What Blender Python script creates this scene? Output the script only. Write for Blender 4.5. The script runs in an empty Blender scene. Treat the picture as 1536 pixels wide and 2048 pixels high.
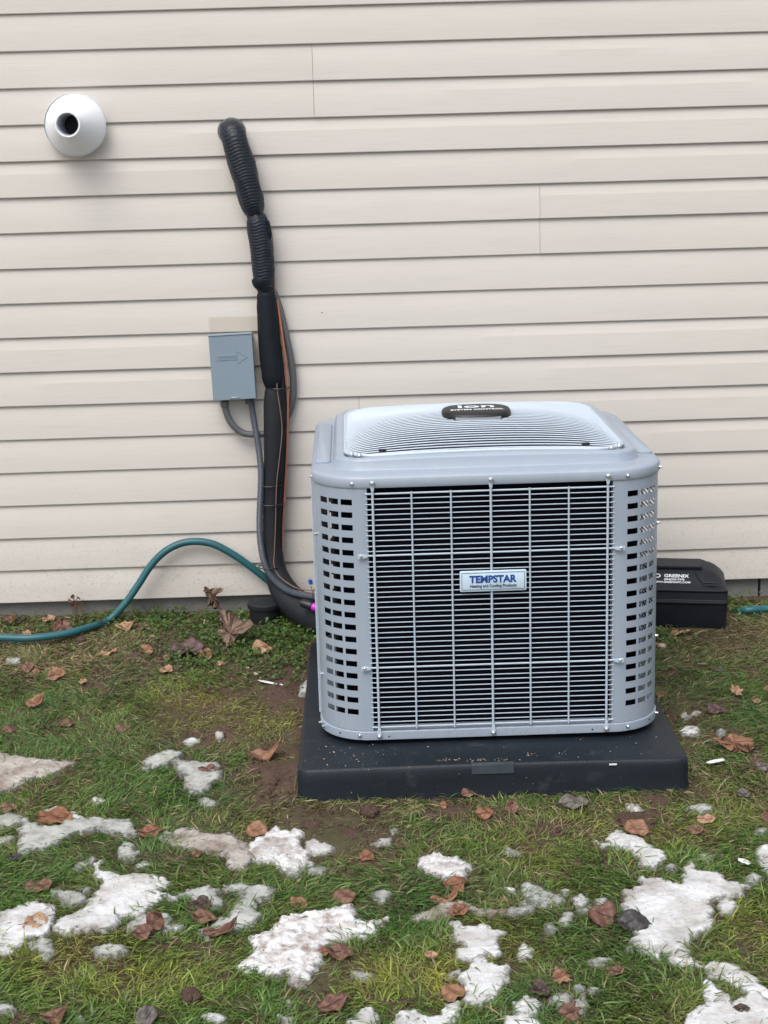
import bpy, bmesh, math, random
import numpy as np
from mathutils import Vector, Matrix, Euler

random.seed(7)
RNG = np.random.default_rng(11)
scene = bpy.context.scene
COL = scene.collection

# ------------------------------------------------------------------ camera
CAM = np.array([-0.02185, -4.55097, 1.48107])
YAW, PITCH, ROLL, FPX = 0.01566, 0.2344, -0.02758, 3066.71      # focal length in pixels of the 1536 x 2048 photograph
_f = np.array([math.sin(YAW) * math.cos(PITCH), math.cos(YAW) * math.cos(PITCH), -math.sin(PITCH)])
_r0 = np.array([math.cos(YAW), -math.sin(YAW), 0.0])
_u0 = np.cross(_r0, _f)
_r = math.cos(ROLL) * _r0 + math.sin(ROLL) * _u0
_u = -math.sin(ROLL) * _r0 + math.cos(ROLL) * _u0
cam_data = bpy.data.cameras.new('camera')
cam = bpy.data.objects.new('camera', cam_data)
COL.objects.link(cam)
cam.matrix_world = Matrix(((_r[0], _u[0], -_f[0], CAM[0]), (_r[1], _u[1], -_f[1], CAM[1]),
                           (_r[2], _u[2], -_f[2], CAM[2]), (0, 0, 0, 1)))
cam_data.sensor_fit = 'VERTICAL'
cam_data.sensor_height = 36.0
cam_data.lens = 36.0 * FPX / 2048.0
cam_data.clip_start, cam_data.clip_end = 0.05, 400.0
scene.camera = cam

# ------------------------------------------------------------------ light: overcast daylight
world = bpy.data.worlds.new('World')
scene.world = world
world.use_nodes = True
wn = world.node_tree
wn.nodes.clear()
SUN_EL, SUN_AZ = math.radians(56), math.radians(205)       # azimuth clockwise from +Y: behind the camera and to its left
sky = wn.nodes.new('ShaderNodeTexSky')
sky.sky_type = 'NISHITA'
sky.sun_disc = False
sky.sun_elevation = SUN_EL
sky.sun_rotation = SUN_AZ
sky.air_density, sky.dust_density, sky.ozone_density = 1.0, 4.0, 1.0
hs = wn.nodes.new('ShaderNodeHueSaturation')
hs.inputs['Saturation'].default_value = 0.42
bg = wn.nodes.new('ShaderNodeBackground')
bg.inputs['Strength'].default_value = 0.15
wo = wn.nodes.new('ShaderNodeOutputWorld')
wn.links.new(sky.outputs[0], hs.inputs['Color'])
wn.links.new(hs.outputs[0], bg.inputs['Color'])
wn.links.new(bg.outputs[0], wo.inputs['Surface'])
sd = bpy.data.lights.new('sun', 'SUN')
sd.energy = 0.9
sd.angle = math.radians(40)
sd.color = (1.0, 0.97, 0.93)
sun = bpy.data.objects.new('sun', sd)
COL.objects.link(sun)
_sdir = Vector((math.sin(SUN_AZ) * math.cos(SUN_EL), math.cos(SUN_AZ) * math.cos(SUN_EL), math.sin(SUN_EL)))
sun.rotation_euler = (-_sdir).to_track_quat('-Z', 'Y').to_euler()
scene.view_settings.view_transform = 'Standard'
scene.view_settings.look = 'None'
scene.view_settings.gamma = 1.0
scene.view_settings.exposure = 0.46
scene.view_settings.use_curve_mapping = False

# ------------------------------------------------------------------ helpers: numbers
def hash2(ix, iy, seed):
    n = (ix.astype(np.int64) * 374761393 + iy.astype(np.int64) * 668265263 + seed * 974711) & 0x7fffffff
    n = ((n ^ (n >> 13)) * 1274126177) & 0x7fffffff
    return ((n ^ (n >> 16)) & 0xffff) / 65535.0

def vnoise(x, y, seed=0):
    x = np.asarray(x, float); y = np.asarray(y, float)
    ix, iy = np.floor(x), np.floor(y)
    fx, fy = x - ix, y - iy
    fx, fy = fx * fx * (3 - 2 * fx), fy * fy * (3 - 2 * fy)
    a = hash2(ix, iy, seed); b = hash2(ix + 1, iy, seed)
    c = hash2(ix, iy + 1, seed); d = hash2(ix + 1, iy + 1, seed)
    return a + (b - a) * fx + (c - a) * fy + (a - b - c + d) * fx * fy      # 0..1

def fbm(x, y, seed=0, oct=3):
    s, amp, tot = 0, 1.0, 0
    for k in range(oct):
        s = s + amp * (vnoise(np.asarray(x) * 2 ** k, np.asarray(y) * 2 ** k, seed + k) - 0.5)
        tot += amp; amp *= 0.5
    return s / tot                                                       # about -.5 .. .5

def gbase(x, y):                                                         # the lie of the lawn: level, rising to the house
    t = np.clip((np.asarray(y, float) + 1.27) / 1.27, 0, 1)
    t = np.where(t < 0.1, t * t * 5, t - 0.05) / 0.95
    return t * (0.087 - 0.007 * np.clip(np.asarray(x, float), -1.5, 1.5))

def gz(x, y):
    n = 0.012 * fbm(np.asarray(x) * 5, np.asarray(y) * 5, 3) + 0.007 * fbm(np.asarray(x) * 22, np.asarray(y) * 22, 9)
    return gbase(x, y) + n

def ray(px, py):
    return _f + (px - 768.0) / FPX * _r - (py - 1024.0) / FPX * _u

def at_y(px, py, Y):                                                     # point of the vertical plane y = Y
    d = ray(px, py); t = (Y - CAM[1]) / d[1]
    return CAM + t * d

def at_g(px, py, lift=0.0):                                              # point of the ground
    z = 0.0
    for _ in range(6):
        d = ray(px, py); t = (z + lift - CAM[2]) / d[2]
        p = CAM + t * d
        z = float(gbase(p[0], p[1]))
    return p

def ppm(p):                                                              # pixels per metre at p
    return FPX / float((np.asarray(p) - CAM) @ _f)

TILES = {'A': (0, 1480, 2.954), 'B': (500, 1480, 2.954), 'C': (1016, 1480, 2.954), 'D': (0, 1180, 5.12),
         'E': (290, 1180, 4.389), 'F': (1300, 1180, 6.508), 'G': (1300, 1400, 6.508), 'H': (380, 1330, 6.4), 'P': (0, 0, 1.0)}
def tp(t, x, y):
    a = TILES[t]
    return a[0] + x / a[2], a[1] + y / a[2]

def catmull(P, n):
    P = np.asarray(P, float)
    Q = np.vstack([2 * P[0] - P[1], P, 2 * P[-1] - P[-2]])
    out = []
    m = len(P) - 1
    for s in np.linspace(0, m, n):
        i = min(int(s), m - 1); t = s - i
        a, b, c, d = Q[i], Q[i + 1], Q[i + 2], Q[i + 3]
        out.append(0.5 * ((2 * b) + (-a + c) * t + (2 * a - 5 * b + 4 * c - d) * t * t + (-a + 3 * b - 3 * c + d) * t ** 3))
    return np.array(out)

# ------------------------------------------------------------------ helpers: meshes and objects
class MB:
    def __init__(s):
        s.v, s.f = [], []
    def add(s, V, F):
        o = len(s.v)
        s.v += [tuple(map(float, p)) for p in V]
        s.f += [tuple(i + o for i in f) for f in F]
        return s
    def box(s, x0, x1, y0, y1, z0, z1):
        V = [(x, y, z) for z in (z0, z1) for y in (y0, y1) for x in (x0, x1)]
        return s.add(V, [(0, 2, 3, 1), (4, 5, 7, 6), (0, 1, 5, 4), (2, 6, 7, 3), (0, 4, 6, 2), (1, 3, 7, 5)])
    def loft(s, rings, cap0=True, cap1=True, closed=True):
        n = len(rings[0]); V = [p for r in rings for p in r]; F = []
        for k in range(len(rings) - 1):
            for i in range(n if closed else n - 1):
                j = (i + 1) % n
                F.append((k * n + i, k * n + j, (k + 1) * n + j, (k + 1) * n + i))
        if cap0: F.append(tuple(range(n - 1, -1, -1)))
        if cap1: F.append(tuple((len(rings) - 1) * n + i for i in range(n)))
        return s.add(V, F)
    def tube(s, P, R, sides=8, caps=True, squash=1.0):
        P = np.asarray(P, float); n = len(P)
        R = np.full(n, R) if np.isscalar(R) else np.asarray(R, float)
        T = np.gradient(P, axis=0); T /= np.linalg.norm(T, axis=1)[:, None] + 1e-12
        up = np.array([0, 0, 1.0]) if abs(T[0][2]) < 0.9 else np.array([0, 1.0, 0])
        a = np.cross(T[0], up); a /= np.linalg.norm(a)
        rings = []
        for k in range(n):
            a = a - T[k] * (a @ T[k]); a /= np.linalg.norm(a) + 1e-12
            b = np.cross(T[k], a)
            rings.append([P[k] + R[k] * (math.cos(w) * a + squash * math.sin(w) * b)
                          for w in np.linspace(0, 2 * math.pi, sides, endpoint=False)])
        return s.loft(rings, caps, caps)
    def lathe(s, prof, axis, org, sides=32, cap0=True, cap1=True):        # prof: (radius, distance along axis)
        ax = Vector(axis).normalized()
        a = ax.orthogonal().normalized(); b = ax.cross(a)
        O = Vector(org); rings = []
        for r, h in prof:
            rings.append([tuple(O + ax * h + (a * math.cos(w) + b * math.sin(w)) * max(r, 1e-5))
                          for w in np.linspace(0, 2 * math.pi, sides, endpoint=False)])
        return s.loft(rings, cap0, cap1)
    def mesh(s, name, smooth=None):
        me = bpy.data.meshes.new(name)
        me.from_pydata(s.v, [], s.f)
        if smooth is not None:
            me.polygons.foreach_set('use_smooth', [True] * len(me.polygons))
            if smooth < 170: me.set_sharp_from_angle(angle=math.radians(smooth))
        bm = bmesh.new(); bm.from_mesh(me)
        bmesh.ops.recalc_face_normals(bm, faces=bm.faces); bm.to_mesh(me); bm.free()
        return me
    def build(s, name, mat, parent=None, smooth=40, bevel=0.0, loc=None):
        return link(name, s.mesh(name, smooth), mat, parent, bevel, loc)

def link(name, me, mat, parent=None, bevel=0.0, loc=None, rot=None):
    o = bpy.data.objects.new(name, me)
    COL.objects.link(o)
    if mat and not me.materials: me.materials.append(mat)
    if parent: o.parent = parent
    if loc is not None: o.location = loc
    if rot is not None: o.rotation_euler = rot
    if bevel:
        m = o.modifiers.new('bevel', 'BEVEL'); m.width = bevel; m.segments = 2; m.limit_method = 'ANGLE'
    return o

def tag(o, label=None, cat=None, group=None, kind=None):
    if label: o['label'] = label
    if cat: o['category'] = cat
    if group: o['group'] = group
    if kind: o['kind'] = kind
    return o

def thing(name, label, cat, loc=(0, 0, 0), rot=(0, 0, 0), group=None):
    o = bpy.data.objects.new(name, None); COL.objects.link(o)
    o.location = loc; o.rotation_euler = rot
    o.empty_display_size = 0.05
    return tag(o, label, cat, group)

def rrect(x0, x1, y0, y1, r, n=8):
    P = []
    for cx, cy, a0 in ((x1 - r, y1 - r, 0), (x0 + r, y1 - r, 90), (x0 + r, y0 + r, 180), (x1 - r, y0 + r, 270)):
        for k in range(n + 1):
            a = math.radians(a0 + 90 * k / n)
            P.append((cx + r * math.cos(a), cy + r * math.sin(a)))
    return P

def text_mesh(txt, size, extrude=0.0004, fat=0.0, align='CENTER'):
    c = bpy.data.curves.new('lettering', 'FONT')
    c.body = txt; c.size = size; c.extrude = extrude; c.offset = fat
    c.align_x = align; c.align_y = 'CENTER'; c.resolution_u = 3
    o = bpy.data.objects.new('lettering', c); COL.objects.link(o)
    dg = bpy.context.evaluated_depsgraph_get()
    me = bpy.data.meshes.new_from_object(o.evaluated_get(dg))
    bpy.data.objects.remove(o); bpy.data.curves.remove(c)
    return me

# ------------------------------------------------------------------ materials
def nm(mat):
    mat.use_nodes = True
    nt = mat.node_tree
    return nt, nt.nodes['Principled BSDF']

def mat_plain(name, col, rough=0.5, var=0.12, scale=25.0, bump=0.15, bscale=300.0, metallic=0.0, spec=0.5, stretch=(1, 1, 1), dist=0.001):
    m = bpy.data.materials.new(name); nt, p = nm(m)
    tc = nt.nodes.new('ShaderNodeTexCoord'); mp = nt.nodes.new('ShaderNodeMapping')
    mp.inputs['Scale'].default_value = stretch
    nt.links.new(tc.outputs['Object'], mp.inputs['Vector'])
    no = nt.nodes.new('ShaderNodeTexNoise'); no.inputs['Scale'].default_value = scale; no.inputs['Detail'].default_value = 4
    nt.links.new(mp.outputs[0], no.inputs['Vector'])
    mx = nt.nodes.new('ShaderNodeMix'); mx.data_type = 'RGBA'
    mx.inputs['A'].default_value = (*[c * (1 - var) for c in col], 1)
    mx.inputs['B'].default_value = (*[min(1, c * (1 + var)) for c in col], 1)
    nt.links.new(no.outputs['Fac'], mx.inputs['Factor'])
    nt.links.new(mx.outputs['Result'], p.inputs['Base Color'])
    p.inputs['Roughness'].default_value = rough
    p.inputs['Metallic'].default_value = metallic
    p.inputs['Specular IOR Level'].default_value = spec
    if bump:
        n2 = nt.nodes.new('ShaderNodeTexNoise'); n2.inputs['Scale'].default_value = bscale; n2.inputs['Detail'].default_value = 3
        nt.links.new(mp.outputs[0], n2.inputs['Vector'])
        b = nt.nodes.new('ShaderNodeBump'); b.inputs['Strength'].default_value = bump; b.inputs['Distance'].default_value = dist
        nt.links.new(n2.outputs['Fac'], b.inputs['Height']); nt.links.new(b.outputs[0], p.inputs['Normal'])
    return m

def ramp(nt, src, p0, p1, c0=(0, 0, 0, 1), c1=(1, 1, 1, 1)):
    r = nt.nodes.new('ShaderNodeValToRGB')
    r.color_ramp.elements[0].position, r.color_ramp.elements[1].position = p0, p1
    r.color_ramp.elements[0].color, r.color_ramp.elements[1].color = c0, c1
    nt.links.new(src, r.inputs['Fac']); return r.outputs['Color']

def mixc(nt, fac, a, b, blend='MIX'):
    m = nt.nodes.new('ShaderNodeMix'); m.data_type = 'RGBA'; m.blend_type = blend
    for s, v in (('Factor', fac), ('A', a), ('B', b)):
        if isinstance(v, (tuple, list)): m.inputs[s].default_value = (*v[:3], 1)
        elif isinstance(v, (int, float)): m.inputs[s].default_value = v
        else: nt.links.new(v, m.inputs[s])
    return m.outputs['Result']

def math_n(nt, op, a, b=None):
    m = nt.nodes.new('ShaderNodeMath'); m.operation = op
    for i, v in enumerate((a, b)):
        if v is None: continue
        if isinstance(v, (int, float)): m.inputs[i].default_value = v
        else: nt.links.new(v, m.inputs[i])
    return m.outputs[0]

def noise(nt, vec, scale, detail=3, rough=0.5):
    n = nt.nodes.new('ShaderNodeTexNoise'); n.inputs['Scale'].default_value = scale
    n.inputs['Detail'].default_value = detail; n.inputs['Roughness'].default_value = rough
    nt.links.new(vec, n.inputs['Vector']); return n.outputs['Fac']

def mapping(nt, vec, sc):
    m = nt.nodes.new('ShaderNodeMapping'); m.inputs['Scale'].default_value = sc
    nt.links.new(vec, m.inputs['Vector']); return m.outputs[0]

def mat_siding():
    m = bpy.data.materials.new('vinyl_siding'); nt, p = nm(m)
    g = nt.nodes.new('ShaderNodeNewGeometry'); pos = g.outputs['Position']
    sep = nt.nodes.new('ShaderNodeSeparateXYZ'); nt.links.new(pos, sep.inputs[0])
    oi = nt.nodes.new('ShaderNodeObjectInfo')
    broad = noise(nt, mapping(nt, pos, (1.2, 1, 3)), 2.0, 4)
    c = mixc(nt, broad, (0.602, 0.572, 0.536), (0.652, 0.620, 0.582))
    c = mixc(nt, oi.outputs['Random'], c, mixc(nt, 1.0, c, (0.975, 0.975, 0.97), 'MULTIPLY'))
    streak = noise(nt, mapping(nt, pos, (6, 1, 260)), 1.0, 5, 0.65)          # faint embossed wood grain holding dust
    c = mixc(nt, ramp(nt, streak, 0.50, 0.75, (0, 0, 0, 1), (0.35, 0.35, 0.35, 1)), c, (0.45, 0.415, 0.385))
    # mud splash and specks near the ground, warm bounce painted in with them, fading out at 0.4 m
    low = nt.nodes.new('ShaderNodeMapRange'); low.inputs['From Min'].default_value = 0.12; low.inputs['From Max'].default_value = 0.46
    low.inputs['To Min'].default_value = 1.0; low.inputs['To Max'].default_value = 0.0
    nt.links.new(sep.outputs['Z'], low.inputs['Value'])
    sp = ramp(nt, noise(nt, pos, 110, 5, 0.75), 0.55, 0.72)
    c = mixc(nt, math_n(nt, 'MULTIPLY', low.outputs[0], math_n(nt, 'MULTIPLY', sp, 0.85)), c, (0.20, 0.18, 0.13))
    film = ramp(nt, noise(nt, mapping(nt, pos, (2, 1, 5)), 3.0, 4), 0.35, 0.75)
    c = mixc(nt, math_n(nt, 'MULTIPLY', math_n(nt, 'MULTIPLY', low.outputs[0], film), 0.35), c, (0.40, 0.37, 0.30))  # blotchy film that also puts warm ground bounce into the colour
    # rare dark flecks all over
    fl = ramp(nt, noise(nt, pos, 55, 2, 0.5), 0.775, 0.80)
    c = mixc(nt, math_n(nt, 'MULTIPLY', fl, 0.35), c, (0.30, 0.26, 0.22))
    # the cleaner rectangle an earlier, larger box left on the siding
    def band(sock, a, b, soft=0.003):
        u = nt.nodes.new('ShaderNodeMapRange'); u.inputs['From Min'].default_value = a - soft; u.inputs['From Max'].default_value = a + soft
        v = nt.nodes.new('ShaderNodeMapRange'); v.inputs['From Min'].default_value = b - soft; v.inputs['From Max'].default_value = b + soft
        nt.links.new(sock, u.inputs['Value']); nt.links.new(sock, v.inputs['Value'])
        return math_n(nt, 'SUBTRACT', u.outputs[0], v.outputs[0])
    gh = math_n(nt, 'MULTIPLY', band(sep.outputs['X'], -0.452, -0.30), band(sep.outputs['Z'], 0.80, 1.001))
    c = mixc(nt, math_n(nt, 'MULTIPLY', gh, 0.7), c, (0.47, 0.42, 0.345))
    nt.links.new(c, p.inputs['Base Color'])
    p.inputs['Roughness'].default_value = 0.55
    p.inputs['Specular IOR Level'].default_value = 0.35
    b = nt.nodes.new('ShaderNodeBump'); b.inputs['Strength'].default_value = 0.22; b.inputs['Distance'].default_value = 0.0012
    grain = noise(nt, mapping(nt, pos, (9, 1, 210)), 1.0, 4, 0.6)
    nt.links.new(math_n(nt, 'ADD', grain, math_n(nt, 'MULTIPLY', noise(nt, mapping(nt, pos, (1.5, 1, 4)), 2.0, 2), 4.0)), b.inputs['Height'])
    nt.links.new(b.outputs[0], p.inputs['Normal'])
    return m

def mat_snow(name, white, dirt, amount, rough=0.45, grain=0.8, scale=14.0, clear=0.30):
    m = bpy.data.materials.new(name); nt, p = nm(m)
    g = nt.nodes.new('ShaderNodeNewGeometry'); pos = g.outputs['Position']
    n1 = noise(nt, pos, scale, 5, 0.6)
    n2 = noise(nt, pos, 70, 4, 0.7)
    f = ramp(nt, math_n(nt, 'ADD', math_n(nt, 'MULTIPLY', n1, 0.75), math_n(nt, 'MULTIPLY', n2, 0.25)), 0.60 - 0.35 * amount, 0.78 - 0.25 * amount)
    c = mixc(nt, f, white, dirt)
    c = mixc(nt, math_n(nt, 'MULTIPLY', ramp(nt, noise(nt, pos, 7, 5, 0.65), 0.50, 0.70), 0.55), c, [x * 0.72 for x in dirt])   # wetter, thinner stretches
    c = mixc(nt, math_n(nt, 'MULTIPLY', ramp(nt, noise(nt, mapping(nt, pos, (60, 240, 60)), 1.0, 3, 0.6), 0.66, 0.72), 0.5), c, (0.13, 0.12, 0.07))   # bits of blade frozen in
    c = mixc(nt, ramp(nt, noise(nt, pos, 160, 2, 0.5), 0.70, 0.74), c, (0.10, 0.075, 0.05))   # grit
    nt.links.new(c, p.inputs['Base Color'])
    p.inputs['Roughness'].default_value = rough
    p.inputs['Specular IOR Level'].default_value = 0.5
    a = nt.nodes.new('ShaderNodeAttribute'); a.attribute_name = 'melt'                        # thin wet rim lets the turf show
    th = math_n(nt, 'ADD', a.outputs['Fac'], math_n(nt, 'MULTIPLY', math_n(nt, 'SUBTRACT', noise(nt, pos, 90, 3, 0.6), 0.5), 1.3))
    al = nt.nodes.new('ShaderNodeMapRange'); al.inputs['From Min'].default_value = 0.0; al.inputs['From Max'].default_value = 0.55
    al.inputs['To Min'].default_value = clear; nt.links.new(th, al.inputs['Value']); nt.links.new(al.outputs[0], p.inputs['Alpha'])
    b = nt.nodes.new('ShaderNodeBump'); b.inputs['Strength'].default_value = grain; b.inputs['Distance'].default_value = 0.004
    nt.links.new(math_n(nt, 'ADD', noise(nt, pos, 120, 4, 0.65), math_n(nt, 'MULTIPLY', noise(nt, pos, 420, 2), 0.4)), b.inputs['Height'])
    nt.links.new(b.outputs[0], p.inputs['Normal'])
    return m

def mat_leaf(name, col, dark):
    m = bpy.data.materials.new(name); nt, p = nm(m)
    tc = nt.nodes.new('ShaderNodeTexCoord'); v = tc.outputs['Object']
    c = mixc(nt, ramp(nt, noise(nt, v, 45, 5, 0.65), 0.36, 0.66), dark, col)
    c = mixc(nt, ramp(nt, noise(nt, v, 150, 3, 0.6), 0.60, 0.70), c, [x * 0.35 for x in dark])
    nt.links.new(c, p.inputs['Base Color'])
    p.inputs['Roughness'].default_value = 0.5
    p.inputs['Specular IOR Level'].default_value = 0.4
    b = nt.nodes.new('ShaderNodeBump'); b.inputs['Strength'].default_value = 0.5; b.inputs['Distance'].default_value = 0.002
    nt.links.new(noise(nt, v, 130, 4), b.inputs['Height']); nt.links.new(b.outputs[0], p.inputs['Normal'])
    return m

def mat_attr(name, rough=0.5, transl=0.25):
    m = bpy.data.materials.new(name); nt, p = nm(m)
    a = nt.nodes.new('ShaderNodeAttribute'); a.attribute_name = 'blade_tint'
    nt.links.new(a.outputs['Color'], p.inputs['Base Color'])
    p.inputs['Roughness'].default_value = rough
    p.inputs['Specular IOR Level'].default_value = 0.35
    t = nt.nodes.new('ShaderNodeBsdfTranslucent'); nt.links.new(a.outputs['Color'], t.inputs['Color'])
    mx = nt.nodes.new('ShaderNodeMixShader'); mx.inputs[0].default_value = transl
    out = nt.nodes['Material Output']
    nt.links.new(p.outputs[0], mx.inputs[1]); nt.links.new(t.outputs[0], mx.inputs[2]); nt.links.new(mx.outputs[0], out.inputs['Surface'])
    return m

def mat_soil():
    m = bpy.data.materials.new('soil'); nt, p = nm(m)
    g = nt.nodes.new('ShaderNodeNewGeometry'); pos = g.outputs['Position']
    c = mixc(nt, noise(nt, pos, 9, 5, 0.6), (0.060, 0.038, 0.028), (0.140, 0.088, 0.066))
    c = mixc(nt, ramp(nt, noise(nt, pos, 4, 4), 0.45, 0.65), c, (0.085, 0.080, 0.038))         # thatch and moss film
    c = mixc(nt, ramp(nt, noise(nt, pos, 200, 3), 0.64, 0.72), c, (0.20, 0.16, 0.12))
    nt.links.new(c, p.inputs['Base Color'])
    p.inputs['Roughness'].default_value = 0.8
    p.inputs['Specular IOR Level'].default_value = 0.25
    b = nt.nodes.new('ShaderNodeBump'); b.inputs['Strength'].default_value = 1.0; b.inputs['Distance'].default_value = 0.008
    nt.links.new(noise(nt, pos, 90, 6, 0.7), b.inputs['Height']); nt.links.new(b.outputs[0], p.inputs['Normal'])
    return m

def mat_pad():
    m = bpy.data.materials.new('pad_plastic'); nt, p = nm(m)
    tc = nt.nodes.new('ShaderNodeTexCoord'); v = tc.outputs['Object']
    c = mixc(nt, noise(nt, v, 6, 4), (0.008, 0.012, 0.017), (0.015, 0.021, 0.029))
    c = mixc(nt, math_n(nt, 'MULTIPLY', ramp(nt, noise(nt, v, 14, 6, 0.75), 0.56, 0.72), 0.5), c, (0.06, 0.062, 0.066))   # dried dust
    c = mixc(nt, ramp(nt, noise(nt, v, 130, 2, 0.5), 0.76, 0.78), c, (0.22, 0.215, 0.21))           # chips of debris
    nt.links.new(c, p.inputs['Base Color'])
    p.inputs['Roughness'].default_value = 0.48
    p.inputs['Specular IOR Level'].default_value = 0.32
    b = nt.nodes.new('ShaderNodeBump'); b.inputs['Strength'].default_value = 0.35; b.inputs['Distance'].default_value = 0.002
    nt.links.new(math_n(nt, 'ADD', noise(nt, v, 260, 3), math_n(nt, 'MULTIPLY', noise(nt, v, 9, 3), 2.0)), b.inputs['Height'])
    nt.links.new(b.outputs[0], p.inputs['Normal'])
    return m

def mat_sleeve():
    m = bpy.data.materials.new('quilted_sleeve'); nt, p = nm(m)
    p.inputs['Base Color'].default_value = (0.016, 0.022, 0.030, 1)
    tc = nt.nodes.new('ShaderNodeTexCoord')
    no = noise(nt, tc.outputs['Object'], 60, 2)
    nt.links.new(mixc(nt, no, (0.007, 0.011, 0.018), (0.017, 0.024, 0.034)), p.inputs['Base Color'])
    p.inputs['Roughness'].default_value = 0.42
    p.inputs['Specular IOR Level'].default_value = 0.35
    b = nt.nodes.new('ShaderNodeBump'); b.inputs['Strength'].default_value = 0.4; b.inputs['Distance'].default_value = 0.002
    nt.links.new(noise(nt, tc.outputs['Object'], 240, 2), b.inputs['Height']); nt.links.new(b.outputs[0], p.inputs['Normal'])
    return m

def mat_steel(name, col):                                     # powder coat with dust film, dried run marks and a little mud low down
    m = bpy.data.materials.new(name); nt, p = nm(m)
    tc = nt.nodes.new('ShaderNodeTexCoord'); v = tc.outputs['Object']
    c = mixc(nt, noise(nt, v, 5, 3), [x * .965 for x in col], [x * 1.035 for x in col])
    runs = ramp(nt, noise(nt, mapping(nt, v, (38, 38, 1.6)), 1.0, 4, 0.6), 0.52, 0.74)
    c = mixc(nt, math_n(nt, 'MULTIPLY', runs, 0.22), c, [x * 1.22 for x in col])
    dust = ramp(nt, noise(nt, v, 11, 6, 0.7), 0.46, 0.74)
    c = mixc(nt, math_n(nt, 'MULTIPLY', dust, 0.16), c, (0.46, 0.45, 0.43))
    sep = nt.nodes.new('ShaderNodeSeparateXYZ'); nt.links.new(v, sep.inputs[0])
    low = nt.nodes.new('ShaderNodeMapRange'); low.inputs['From Min'].default_value = 0.0; low.inputs['From Max'].default_value = 0.16
    low.inputs['To Min'].default_value = 1.0; low.inputs['To Max'].default_value = 0.0
    nt.links.new(sep.outputs['Z'], low.inputs['Value'])
    sp = ramp(nt, noise(nt, v, 170, 3, 0.6), 0.62, 0.70)
    c = mixc(nt, math_n(nt, 'MULTIPLY', math_n(nt, 'MULTIPLY', low.outputs[0], sp), 0.5), c, (0.12, 0.095, 0.075))
    nt.links.new(c, p.inputs['Base Color'])
    r = nt.nodes.new('ShaderNodeMapRange'); r.inputs['To Min'].default_value = 0.27; r.inputs['To Max'].default_value = 0.46
    nt.links.new(noise(nt, v, 9, 5, 0.65), r.inputs['Value']); nt.links.new(r.outputs[0], p.inputs['Roughness'])
    b = nt.nodes.new('ShaderNodeBump'); b.inputs['Strength'].default_value = 0.06; b.inputs['Distance'].default_value = 0.001
    nt.links.new(math_n(nt, 'ADD', noise(nt, v, 420, 2), math_n(nt, 'MULTIPLY', noise(nt, v, 7, 2), 3.0)), b.inputs['Height'])
    nt.links.new(b.outputs[0], p.inputs['Normal'])
    return m

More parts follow.
